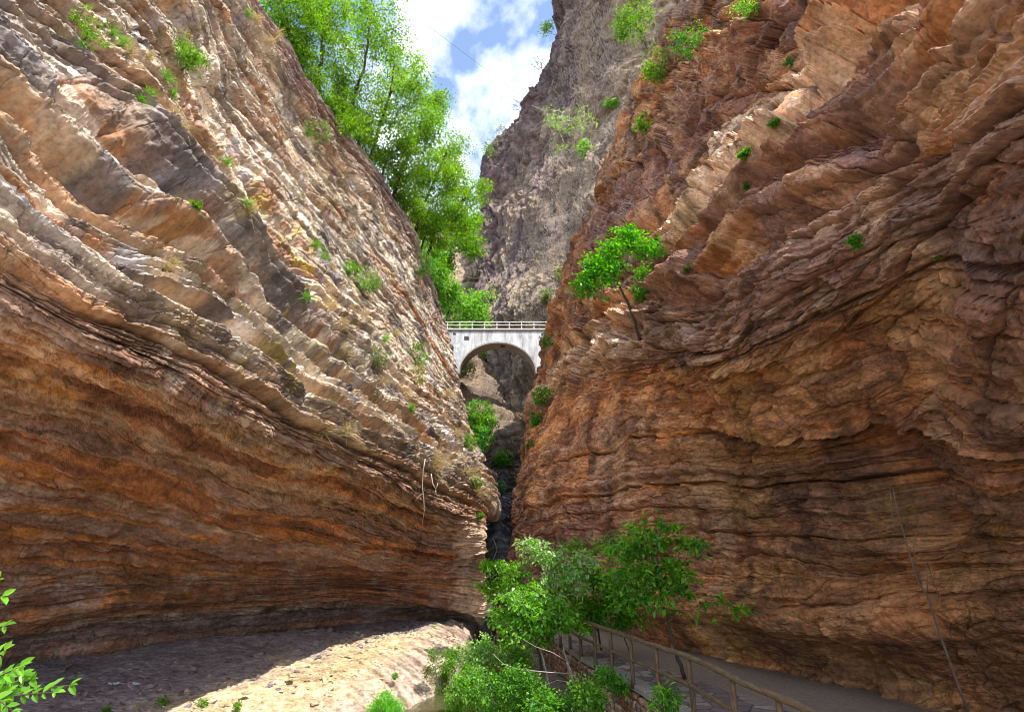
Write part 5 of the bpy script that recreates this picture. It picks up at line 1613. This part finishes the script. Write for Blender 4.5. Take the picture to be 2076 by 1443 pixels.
    for a, pts in ((5, [(1852, 1110), (1861, 1075), (1864, 1040)]), (4, [(1880, 1150), (1890, 1145)]), (5, [(1880, 1140), (1905, 1215), (1922, 1262), (1927, 1295)]), (7, [(1812, 1070), (1806, 1020), (1804, 985)])):
        Q_ = [P[a]] + [at(x, y, d * (1 - .004 * a)) - base for x, y in pts]
        o.tube(Q_, np.linspace(.010, .004, len(Q_)), n=5)
    ds = o.build('dead_sapling', plain_mat('dead_wood', (.17, .115, .085), var=.35, scale=10, bump=.3)); ds.location = tuple(base)
    tag(ds, 'thin dead sapling leaning against the dark right cave wall', 'dead tree')
    # bushes on the far cliff
    for i, (px, py, rp, lv, lab) in enumerate([(1110, 60, 17, 420, 'round leafy bush against the sky at the top of the grey cliff'), (1050, 215, 20, 0, 'bare twiggy bush silhouetted on the upper edge of the grey cliff'), (1018, 268, 18, 60, 'thin bush silhouetted where the grey cliff edge bends'), (995, 300, 20, 330, 'pale leafy bush lowest on the skyline of the grey cliff'), (1090, 130, 18, 0, 'wispy bare bush on the skyline below the round leafy one')]):
        p, t = SF(px + rp * .9, py + rp * .5)
        bare('skyline_bush', lab, 'bush', p, [(at(px, py, t - 1), rp * t / F * .85)], 1400 + i, n=44, bark='grey_twig', r0=.11, twig_r=.04, leaves=lv, pal=GREEN + LIGHT if i == 0 else OLIVE + LIGHT, size=.42, group='bushes on the skyline of the far cliff')
    p, t = SF(1228, 345)
    bare('white_branched_shrub', 'spreading white branched shrub with a few yellow green leaves on the far slope', 'shrub', p,
         [(at(1140, 270, t - 3), 38 * t / F), (at(1180, 240, t - 3), 34 * t / F), (at(1190, 290, t - 3), 32 * t / F), (at(1120, 240, t - 3), 26 * t / F)], 1410, n=70, bark='twig', r0=.16, twig_r=.045, leaves=520, pal=LIGHT, size=.42)
    G = 'shrubs on the far slope'
    for i, (px, py, rp, pal, lab, cl) in enumerate([
        (1185, 300, 22, LIGHT, 'yellow green leaf clump inside the white branched shrub', 30),
        (1140, 560, 20, OLIVE, 'olive shrub on the far slope above the bridge', 26),
        (1110, 600, 16, OLIVE, 'small olive shrub just above the right half of the bridge', 20),
        (1240, 210, 14, LIGHT, 'small light green shrub among dry brush near the red crest', 16)]):
        p, t = SF(px, py + rp * .4)
        plant('slope_shrub', lab, 'shrub', p, [p + np.array([-.4, -.8, .5])], [(at(px, py, t - 1), rp * t / F * .85)], 1420 + i, clusters=cl, leaves=22, size=.34, aspect=.6, spray=.7, pal=pal, r0=.08, twig_r=.03, group=G, trunk_name='stem', crown_name='foliage')
    G = 'shrubs in the chute below the bridge'
    for i, (px, py, rp, pal, lab, cl, surf, dt) in enumerate([
        (962, 790, 44, GREEN, 'bright green shrub under the left foot of the arch', 150, SG, 8),
        (972, 845, 42, GREEN + DEEP, 'long green shrub trailing down left of the chute', 150, SG, 8),
        (978, 890, 28, DEEP, 'dark green shrub at the lower end of the trailing one', 40, SG, 4),
        (990, 725, 24, GREEN, 'vivid green tuft seen through the arch opening', 44, SG, 4),
        (948, 770, 30, LIGHT + GREEN, 'light green shrub on the tan rock seen left under the arch', 60, SG, 6),
        (985, 775, 24, GREEN + OLIVE, 'leafy shrub hanging in the middle of the arch opening', 46, SG, 6),
        (985, 860, 26, GREEN, 'bright shrub against the rock step under the arch', 50, SG, 6),
        (945, 745, 20, OLIVE, 'thin olive shrub in front of the left leg of the arch', 30, SG, 20),
        (1020, 930, 20, GREEN + DEEP, 'green fern cluster across the middle of the chute', 34, SG, 1),
        (1050, 965, 14, DEEP, 'dark fern on the right side of the chute', 22, SG, 1),
        (1005, 985, 14, DEEP, 'dark fern over the wet step of the chute', 22, SG, 1)]):
        p, t = surf(px, py)
        t -= dt
        plant('chute_shrub', lab, 'shrub', at(px - 4, py + rp * .5, t + .5), [at(px, py, t)], [blob(px, py, rp * .85, t), blob(px - rp * .3, py + rp * .5, rp * .6, t)], 1440 + i, clusters=cl, leaves=24, size=.26, aspect=.55, spray=.6, pal=pal, r0=.06, twig_r=.02, group=G, trunk_name='stem', crown_name='foliage')
right_growth()

# dry brush: countless thin grey twigs over the far slope
def dry_brush():
    r = np.random.RandomState(61)
    spots = [(1200, 40, 45), (1185, 100, 40), (1165, 170, 42), (1215, 130, 40), (1150, 250, 30), (1235, 60, 30), (1195, 200, 40), (1150, 390, 45), (1120, 440, 45), (1165, 430, 35), (1110, 500, 40), (1140, 490, 35), (1095, 540, 26), (1120, 560, 30), (1100, 610, 30), (1110, 640, 26), (1085, 650, 24), (1180, 350, 30), (1130, 330, 26), (1270, 150, 26), (1240, 260, 24), (1215, 380, 20), (1180, 470, 22), (1150, 560, 20), (1125, 660, 18), (1085, 720, 14)]
    V, n = [], 7000
    ws = np.array([s[2] ** 2 for s in spots], float); ws /= ws.sum()
    for i in range(n):
        x, y, rr = spots[r.choice(len(spots), p=ws)]
        p, t = SF(x + r.normal() * rr * .55, y + r.normal() * rr * .55)
        if t > 170: continue
        L_ = (.35 + .7 * r.rand()) * t / 100
        d = np.array([r.normal() * .7 - .2, -.5 + .3 * r.normal(), .55 + .5 * r.normal()]); d /= np.linalg.norm(d)
        b = d + r.normal(size=3) * .5
        a = p + r.normal(size=3) * .25
        w = .040 * t / 100 + .006
        e1 = np.cross(d, [0.2, 1, .1]); e1 /= np.linalg.norm(e1); e2 = np.cross(d, e1)
        for q, k in ((0, 1), (.5, .7), (1, .3)):
            c = a + d * L_ * q + (b - d) * L_ * q * q * .5
            for an in (0, 2.09, 4.19): V.append(c + w * k * (math.cos(an) * e1 + math.sin(an) * e2))
    V = np.array(V); m = len(V) // 9
    f = []
    for s in (0, 3):
        for k in range(3): f.append((s + k, s + (k + 1) % 3, s + 3 + (k + 1) % 3, s + 3 + k))
    Fc = (np.array(f)[None] + 9 * np.arange(m)[:, None, None]).reshape(-1, 4)
    o = link('dry_brush', np_mesh('dry_brush', V, Fc, None), M('twig'))
    tag(o, 'leafless grey brush covering the far slope right of the cliff', 'brush', kind='stuff')
dry_brush()
# ------------------------------------------------------------------ plants in the gully and by the path
def front_plants():
    # shaded tree beside the path
    b = atz(1388, 1374, 0.0); t = proj(b)[2]
    plant('path_tree', 'dark green tree with a leaning black stem growing by the paved path', 'tree', b,
          [at(1368, 1310, t), at(1350, 1250, t + .1), at(1338, 1190, t), at(1333, 1130, t - .1), at(1340, 1075, t - .1)],
          [blob(1340, 1078, 34, t), blob(1392, 1056, 17, t - .3), blob(1285, 1110, 36, t + .3), blob(1400, 1105, 20, t), blob(1350, 1150, 40, t - .3), blob(1275, 1165, 42, t), blob(1372, 1195, 34, t - .2), blob(1445, 1218, 18, t), blob(1492, 1238, 13, t), blob(1320, 1215, 36, t - .4), blob(1235, 1115, 26, t + .5), blob(1405, 1190, 20, t), blob(1300, 1080, 18, t + .3), blob(1425, 1140, 14, t), blob(1260, 1225, 24, t - .3), blob(1425, 1245, 16, t - .3)],
          1500, zs=.62, clusters=150, leaves=22, size=.155, aspect=.5, spray=.44, pal=GREEN + DEEP[:2] + [(.12, .36, .03)], r0=.055, twig_r=.006, gap=.25, flat=.3)
    plant('stripling', 'thin second stem with a few leaves between railing and dark tree', 'sapling', atz(1279, 1330, 0.0), [atz(1279, 1330, 0.0) + np.array([-.25, 0, .8]), atz(1279, 1330, 0.0) + np.array([-.5, 0, 1.8])], [blob(1262, 1250, 24, 18), blob(1250, 1215, 22, 18)],
          1501, clusters=34, leaves=18, size=.12, spray=.3, pal=DEEP + GREEN, r0=.022, twig_r=.005, trunk_name='stem')
    # sunlit slender tree in the gully
    t = 17.5
    plant('sunlit_tree', 'slender pale stemmed tree with sunlit silvery top rising from the gully', 'tree', at(1195, 1450, 15.5),
          [at(1165, 1385, 16.0), at(1145, 1320, 16.5), at(1148, 1260, 17), at(1130, 1200, 17.3), at(1105, 1140, 17.5)],
          [blob(1080, 1105, 24, t), blob(1108, 1128, 28, t), blob(1130, 1092, 14, t), blob(1150, 1160, 28, t), blob(1190, 1140, 24, t + .3), blob(1120, 1180, 28, t - .2), blob(1170, 1190, 24, t)],
          1510, clusters=150, leaves=22, size=.12, aspect=.5, spray=.26, pal=SILVER + SILVER + LIGHT, bark='pale_bark', r0=.04, twig_r=.006, gap=.25, flat=.6)
    plant('spreading_tree', 'bright green spreading tree in front of the chute', 'tree', at(1110, 1405, 21), [at(1085, 1300, 21.5), at(1060, 1230, 22), at(1030, 1180, 22.3)],
          [blob(1005, 1150, 24, 22.5), blob(985, 1185, 18, 22.6), blob(1030, 1170, 28, 22.2), blob(1060, 1150, 22, 22), blob(1010, 1200, 20, 22.3), blob(1070, 1190, 26, 22), blob(1110, 1215, 30, 21.6)],
          1511, zs=.7, clusters=170, leaves=26, size=.12, aspect=.48, spray=.34, pal=GREEN + LIGHT[:3], r0=.06, twig_r=.008, gap=.3, flat=.3)
    t = 16.5
    plant('sunlit_bush', 'big sunlit light green bush over the near end of the far railing', 'bush', at(1120, 1420, 15.6), [at(1105, 1350, 16), at(1090, 1290, 16.3), at(1080, 1240, 16.5)],
          [blob(1045, 1228, 36, t), blob(1080, 1210, 30, t + .2), blob(1025, 1258, 28, t - .1), blob(1095, 1250, 40, t - .2), blob(1130, 1230, 34, t), blob(1050, 1290, 30, t - .3), blob(1100, 1290, 28, t - .4), blob(1150, 1262, 28, t - .2)],
          1512, zs=.75, clusters=190, leaves=20, size=.135, aspect=.55, spray=.26, pal=LIGHT + GREEN, bark='pale_bark', r0=.035, twig_r=.005, gap=.3, flat=.5)
    plant('mid_tree', 'mid green tree between the sunlit bush and the dark path tree', 'tree', at(1225, 1345, 19.5), [at(1215, 1290, 19), at(1205, 1220, 18.8), at(1200, 1160, 18.6)],
          [blob(1215, 1165, 38, 18.8), blob(1185, 1225, 36, 18.5), blob(1225, 1235, 34, 18.4), blob(1170, 1105, 20, 19), blob(1245, 1200, 28, 18.2), blob(1200, 1265, 26, 18.2), blob(1250, 1100, 24, 18.8), blob(1225, 1110, 20, 18.9), blob(1275, 1250, 22, 18), blob(1160, 1150, 24, 18.6), blob(1140, 1200, 22, 18.5), blob(1280, 1150, 26, 17.8), blob(1300, 1200, 22, 17.8), blob(1290, 1100, 20, 18), blob(1180, 1260, 22, 18)],
          1513, zs=.7, clusters=230, leaves=20, size=.15, aspect=.52, spray=.38, pal=GREEN + DEEP[:2], r0=.045, twig_r=.006, gap=.25, flat=.4)
    # undergrowth in the gully
    G = 'bushes in the gully'
    for i, (px, py, t, bl, pal, cl, sz, lab) in enumerate([
        (985, 1370, 17.2, [(965, 1325, 30), (985, 1310, 22), (1000, 1335, 24), (950, 1345, 20)], SILVER + LIGHT, 120, .075, 'silvery blossoming bush at the stream edge below the waterfall'),
        (950, 1440, 15.0, [(935, 1390, 30), (955, 1370, 26), (925, 1425, 26), (960, 1415, 28)], GREEN + LIGHT, 130, .07, 'small leaved green bush leaning over the stream by the rock shelf'),
        (1010, 1455, 14.4, [(995, 1395, 36), (1020, 1420, 34), (985, 1440, 34), (1030, 1380, 26)], GREEN + DEEP, 150, .07, 'dense green bush in the middle of the gully bottom'),
        (1075, 1440, 14.6, [(1060, 1375, 30), (1085, 1400, 34), (1065, 1430, 32)], DEEP + GREEN, 120, .08, 'shaded green bush below the arching pale branch'),
        (1120, 1460, 12.8, [(1105, 1430, 30), (1135, 1440, 26), (1090, 1450, 28)], GREEN + DEEP, 90, .085, 'green bush at the lower edge before the stone wall'),
        (1190, 1430, 12.8, [(1180, 1400, 22), (1205, 1415, 20), (1165, 1425, 18)], GREEN + LIGHT, 60, .09, 'bright leafed creeper on the face of the stone wall'),
        (1235, 1400, 13.8, [(1225, 1372, 16), (1250, 1385, 14)], GREEN + DEEP, 34, .09, 'small green creeper hanging over the coping slabs'),
        (925, 1360, 20, [(915, 1335, 22), (930, 1320, 18), (905, 1365, 20)], GREEN, 70, .075, 'green creeper spilling down the sunlit edge of the rock shelf'),
        (885, 1370, 19, [(880, 1330, 16), (872, 1360, 16), (890, 1400, 18)], GREEN + OLIVE, 46, .06, 'thin green weeds rooted in the bedded shelf edge'),
        (1040, 1345, 18.6, [(1025, 1330, 26), (1050, 1320, 22), (1060, 1345, 24)], GREEN + LIGHT, 90, .08, 'light green bush under the sunlit bush by the end fence'),
    ]):
        plant('gully_bush', lab, 'bush', at(px, py, t), [at((px + bl[0][0]) / 2, (py + bl[0][1]) / 2, t), at(bl[0][0], bl[0][1], t)], [blob(x, y, r_ * .9, t + (k % 3 - 1) * .35) for k, (x, y, r_) in enumerate(bl)],
              1520 + i, clusters=cl, leaves=26, size=sz, aspect=.55, spray=.22, pal=pal, bark='pale_bark', r0=.018, twig_r=.004, group=G, gap=.35, trunk_name='stem', crown_name='foliage', flat=.7)
    # arching bare branches
    o = MB(); base = at(1215, 1450, 14.0)
    for pts, r_ in (([(1215, 1450), (1185, 1400), (1160, 1365), (1150, 1340)], .02), ([(1160, 1365), (1110, 1362), (1050, 1356), (1020, 1345), (1000, 1325)], .014), ([(1175, 1385), (1130, 1378), (1100, 1390), (1080, 1402)], .008), ([(1150, 1340), (1120, 1322), (1085, 1310), (1060, 1295)], .010)):
        o.tube([at(x, y, 14.2) - base for x, y in pts], np.linspace(r_, r_ * .5, len(pts)), n=6)
    br = o.build('bare_branch', M('pale_bark')); br.location = tuple(base); tag(br, 'pale bare branch arching left over the gully bushes', 'branch')
    # bright shrub on the shelf
    b, t = at(782, 1452, 14.2), 14.2
    plant('shelf_shrub', 'vivid yellow green shrub on the sunlit rock shelf at the bottom edge', 'shrub', b, [at(782, 1430, t)], [blob(780, 1425, 24, t), blob(760, 1438, 16, t), blob(803, 1436, 18, t)], 1540, clusters=130, leaves=26, size=.05, aspect=.45, spray=.14, pal=[(.12, .42, .012), (.16, .48, .02), (.09, .33, .012)], r0=.012, twig_r=.003, trunk_name='stem', crown_name='foliage', flat=.8)
    # sapling at the wall's edge
    plant('wall_sapling', 'fresh green sapling sprouting beside the coping at the bottom edge', 'sapling', at(1358, 1475, 10.6), [at(1355, 1440, 10.5), at(1352, 1405, 10.5)], [blob(1350, 1402, 18, 10.5), blob(1362, 1420, 16, 10.5), blob(1338, 1425, 14, 10.5), blob(1355, 1438, 16, 10.4), blob(1325, 1432, 8, 10.5)], 1541, clusters=34, leaves=12, size=.1, aspect=.42, spray=.16, pal=GREEN + DEEP[:2], r0=.012, twig_r=.004, trunk_name='stem', gap=0)
    # weeds on the shelf floor
    for i, (px, py, rp, lab) in enumerate([(330, 1425, 13, 'small green weed on the sunlit ground, second from the left'), (410, 1428, 11, 'bright round weed on the sunlit ground right of the small one'), (880, 1275, 9, 'bright weed on the far tip of the sunlit shelf'), (480, 1432, 6, 'tiny weed between two sunlit stones'), (215, 1440, 7, 'tiny weed at the left end of the sunlit ground'), (802, 1372, 7, 'tiny weed in a crack of the bedded rock')]):
        e = atz(px, py + rp * .6, -.9)
        z = float(ground_z(np.array([e[0]]), np.array([e[1]]))[0]); e = atz(px, py + rp * .6, z)
        z = float(ground_z(np.array([e[0]]), np.array([e[1]]))[0]); e = atz(px, py + rp * .6, z); t = proj(e)[2]
        plant('weed', lab, 'weed', e - np.array([0, 0, .02]), [e + np.array([0, 0, .1])], [(e + np.array([0, 0, rp * t / F * .8]), rp * t / F)], 1550 + i, clusters=18, leaves=14, size=.05, spray=.08, pal=GREEN, r0=.006, twig_r=.002, group='weeds on the rock shelf', trunk_name='stem', crown_name='foliage')
    # near sprigs at the left edge
    r = np.random.RandomState(71)
    c0 = at(-100, 1350, 3.1)
    gz = float(ground_z(np.array([c0[0]]), np.array([c0[1]]))[0])
    sap = empty('leafy_sapling', (c0[0], c0[1], gz))
    tag(sap, 'near sunlit sapling whose fresh green leaf sprays reach in at the left edge', 'sapling')
    org = np.array([c0[0], c0[1], gz])
    top = at(-95, 1170, 3.1)[2]
    sz = np.linspace(-.1, top - gz, 14)
    SP_ = np.stack([.03 * np.sin(sz * 2.1), .03 * np.cos(sz * 1.7) - .03, sz], 1)
    m = MB(); m.tube(SP_, np.linspace(.028, .008, 14), n=8); m.build('stem', M('bark'), sap)
    def sprig(label, line, seed, t, pairs, ln):
        r = np.random.RandomState(seed)
        P = np.array([at(x, y, t) for x, y in line]) - org
        j = int(np.argmin(np.linalg.norm(SP_ - (P[0] - np.array([0, 0, .12])), axis=1)))
        P = np.concatenate([SP_[j][None], P])
        P = pchip(np.arange(len(P), dtype=float), P, np.linspace(0, len(P) - 1, 24))
        m = MB(); m.tube(P, np.linspace(.008, .002, 24), n=6); tw = m.build('twig', M('bark'), sap)
        Cc, Ax, Up = [], [], []
        for q in np.linspace(.34, 1, pairs):
            k = int(q * 23); a = P[k]; d = P[min(k + 1, 23)] - P[max(k - 1, 0)]; d /= np.linalg.norm(d) + 1e-9
            side = np.cross(d, [0, -.85, .5]); side /= np.linalg.norm(side)
            for s in (-1, 1):
                Cc.append(a); Ax.append(d * .75 + side * s * .75 + r.normal(size=3) * .22 + np.array([0, 0, -.15])); Up.append(np.array([0, -.8, .6]) + r.normal(size=3) * .4)
        Cc.append(P[-1]); Ax.append(d); Up.append(np.array([0, -.5, .85]))
        n = len(Cc); L_ = ln * (.65 + .6 * r.rand(n))
        leaf_obj('leaves', leaf_arrays(np.array(Cc), np.array(Ax), np.array(Up), L_, L_ * .46, pick([(.13, .34, .02), (.10, .29, .018), (.17, .38, .035), (.08, .24, .02)], n, r, .2)), M('leaf'), tw)
    sprig('sunlit leaf sprig reaching furthest right at the lower left corner', [(-60, 1420), (20, 1412), (70, 1398), (142, 1388)], 1, 3.2, 7, .062)
    sprig('second sunlit leaf sprig under the furthest reaching one', [(-60, 1425), (30, 1410), (75, 1405), (110, 1402)], 2, 3.1, 6, .058)
    sprig('sunlit leaf spray at the left edge above the corner sprigs', [(-80, 1400), (-40, 1375), (0, 1362), (45, 1365)], 3, 3.0, 8, .065)
    sprig('few sunlit leaves at the left edge level with the cave foot', [(-80, 1330), (-45, 1298), (-15, 1275), (8, 1268)], 4, 3.1, 5, .066)
    sprig('topmost sunlit leaves at the left edge over the orange rock', [(-80, 1270), (-50, 1235), (-22, 1215), (4, 1208)], 5, 3.1, 4, .066)
    sprig('single leaf pair at the very left edge below the topmost leaves', [(-90, 1300), (-60, 1240), (-35, 1190), (-8, 1178)], 6, 3.2, 4, .05)
    sprig('dense low leaf spray filling the bottom left corner', [(-80, 1470), (-40, 1440), (0, 1412), (22, 1408)], 7, 2.9, 9, .07)
    sprig('drooping leaf spray along the bottom of the left edge', [(-90, 1445), (-50, 1420), (-10, 1418), (25, 1440)], 8, 2.8, 9, .066)
    sprig('broad leaf spray rising in front of the dense corner spray', [(-90, 1440), (-40, 1395), (0, 1370), (38, 1352)], 9, 2.9, 9, .07)
    sprig('short leaf spray just above the long reaching corner sprigs', [(-80, 1410), (-20, 1395), (25, 1388), (62, 1378)], 10, 3.0, 8, .06)
    sprig('steep leaf spray at the left edge between corner and cave foot', [(-90, 1420), (-50, 1370), (-25, 1340), (8, 1318)], 11, 3.0, 7, .065)
front_plants()

# ------------------------------------------------------------------ water and small things
def small_things():
    # falling water below the chute and its thin threads
    m, nt, b = new_mat('falling_water'); b.inputs['Base Color'].default_value = (.75, .8, .85, 1); b.inputs['Roughness'].default_value = .15
    b.inputs['Transmission Weight'].default_value = .55; b.inputs['IOR'].default_value = 1.33
    o = MB(); t = 32.5; base = at(978, 1205, t)
    r = random.Random(3)
    for px, r_, y0, y1 in ((971, .012, 1205, 1262), (975, .010, 1208, 1258), (979, .014, 1206, 1266), (983, .010, 1210, 1264), (987, .009, 1212, 1256)):
        pts = [at(px + (y - y0) * .03 + r.uniform(-.6, .6), y, t) - base for y in range(y0, y1, 7)]
        o.tube(pts, [r_ * r.uniform(.5, 1.3) for _ in pts], n=5)
    for _ in range(26):
        c = at(r.uniform(968, 990), r.uniform(1225, 1262), t) - base
        o.box(c, (.03, .03, .06))
    w_ = o.build('waterfall', m); w_.location = tuple(base); tag(w_, 'thin waterfall threads dripping under the rock lip into the pool', 'waterfall')
    hose = plain_mat('white_hose', (.55, .58, .66), rough=.4, var=.15)
    def line(name, label, cat, pts, t, r_, mat):
        P = np.array([at(x, y, tt) for (x, y), tt in zip(pts, np.broadcast_to(t, len(pts)))]); base = P[0].copy()
        P = pchip(np.arange(len(P), dtype=float), P - base, np.linspace(0, len(P) - 1, 30))
        o = MB(); o.tube(P, r_, n=6); q = o.build(name, mat); q.location = tuple(base); tag(q, label, cat)
    line('hose', 'white hose curving down the wet step of the chute', 'hose', [(999, 1090), (1004, 1102), (1007, 1113), (1003, 1126), (998, 1138)], 46, .035, hose)
    line('hose', 'grey hose hanging straight down past the dripping lip', 'hose', [(973, 1138), (973, 1170), (972, 1210), (971, 1240), (969, 1262)], 32.0, .03, hose)
    line('cable', 'thin dark cable slung across the strip of sky', 'cable', [(812, 20), (870, 55), (930, 100), (990, 145), (1062, 200)], [62, 72, 85, 98, 118], .018, plain_mat('cable_black', (.05, .05, .06), var=.1))
    # scraps of plastic litter
    lm = plain_mat('white_plastic', (.62, .66, .74), rough=.35, var=.15)
    for i, (px, py, lab) in enumerate([(176, 1377, 'flat white plastic scrap, leftmost on the shaded grey floor'), (234, 1362, 'white plastic scrap farthest back on the shaded grey floor'), (231, 1388, 'crumpled white scrap in front of the farthest one'), (272, 1388, 'small white scrap nearest the purple scree')]):
        e = atz(px, py, -.5)
        for _ in range(3):
            z = float(ground_z(np.array([e[0]]), np.array([e[1]]))[0]); e = atz(px, py, z + .02)
        rr = np.random.RandomState(80 + i); n = 7
        gx, gy = np.meshgrid(np.linspace(-.15, .15, n), np.linspace(-.09, .09, n))
        V = np.stack([gx + rr.normal(size=gx.shape) * .014, gy + rr.normal(size=gx.shape) * .014, .02 + np.abs(rr.normal(size=gx.shape)) * .035], -1).reshape(-1, 3)
        o = link('plastic_scrap', np_mesh('plastic_scrap', V, grid_faces(n, n), None, smooth=False), lm); o.location = tuple(e); tag(o, lab, 'litter', 'plastic litter on the gorge floor')
small_things()

# ------------------------------------------------------------------ fallen rocks
def rocks():
    import bmesh
    def rock(name, label, px, py, z0, w_, h_, d_, seed, col, group, rz=0.0):
        r = np.random.RandomState(seed)
        if z0 is None:
            e = atz(px, py, -.6)
            for _ in range(4): e = atz(px, py, float(ground_z(np.array([e[0]]), np.array([e[1]]))[0]))
        else: e = atz(px, py, z0)
        bm = bmesh.new()
        for p in r.normal(size=(15, 3)):
            p = p / np.linalg.norm(p); p = np.sign(p) * np.abs(p) ** .5
            bm.verts.new((p[0] * w_ / 2, p[1] * d_ / 2, p[2] * h_ / 2 + h_ * .32))
        res = bmesh.ops.convex_hull(bm, input=bm.verts)
        bmesh.ops.delete(bm, geom=[v for v in bm.verts if not v.link_faces], context='VERTS')
        bmesh.ops.bevel(bm, geom=list(bm.edges), offset=.03 * min(w_, h_, d_), segments=1, affect='EDGES')
        me = bpy.data.meshes.new(name); bm.to_mesh(me); bm.free()
        a_ = me.color_attributes.new('Col', 'FLOAT_COLOR', 'POINT')
        a_.data.foreach_set('color', np.tile(np.array([*col, 1], np.float32), (len(me.vertices), 1)).ravel())
        o = link(name, me, ROCKM); o.location = tuple(e); o.rotation_euler = (r.uniform(-.15, .15), r.uniform(-.15, .15), rz)
        tag(o, label, 'rock', group)
    ROCKM = rock_mat('fallen_rock', 11, 0.5, 0.4, bdist=0.02, bed=0)
    br, tn, pu = (.22, .12, .065), (.44, .34, .21), (.24, .19, .19)
    G = 'slabs lying on the gorge floor'
    for i, (px, py, w_, h_, d_, c, lab) in enumerate([
        (300, 1392, .5, .14, .34, pu, 'grey slab on the shaded floor behind the litter scraps'), (165, 1415, .45, .12, .32, pu, 'dark flat slab on the shaded floor near the corner sprigs'), (395, 1355, .42, .13, .3, pu, 'purple grey slab on the scree below the cave'),
        (520, 1330, .6, .2, .4, pu, 'larger purple grey slab high on the scree'), (655, 1302, .55, .2, .4, pu, 'purple slab on the scree tip near the shadow edge'), (275, 1432, .34, .11, .26, tn, 'tan slab half sunlit by the left weeds'),
        (590, 1372, .36, .13, .26, tn, 'pale angular stone right on the shadow edge'), (705, 1335, .42, .15, .3, tn, 'pale stone on the sunlit rise of the bank'), (500, 1405, .3, .1, .24, tn, 'broken tan flake in the middle of the sunlit ground'), (640, 1425, .4, .12, .3, tn, 'flat tan stone left of the vivid shrub')]):
        rock('flat_stone', lab, px, py, None, w_, h_, d_, 330 + i, c, G, .9 * i)
rocks()
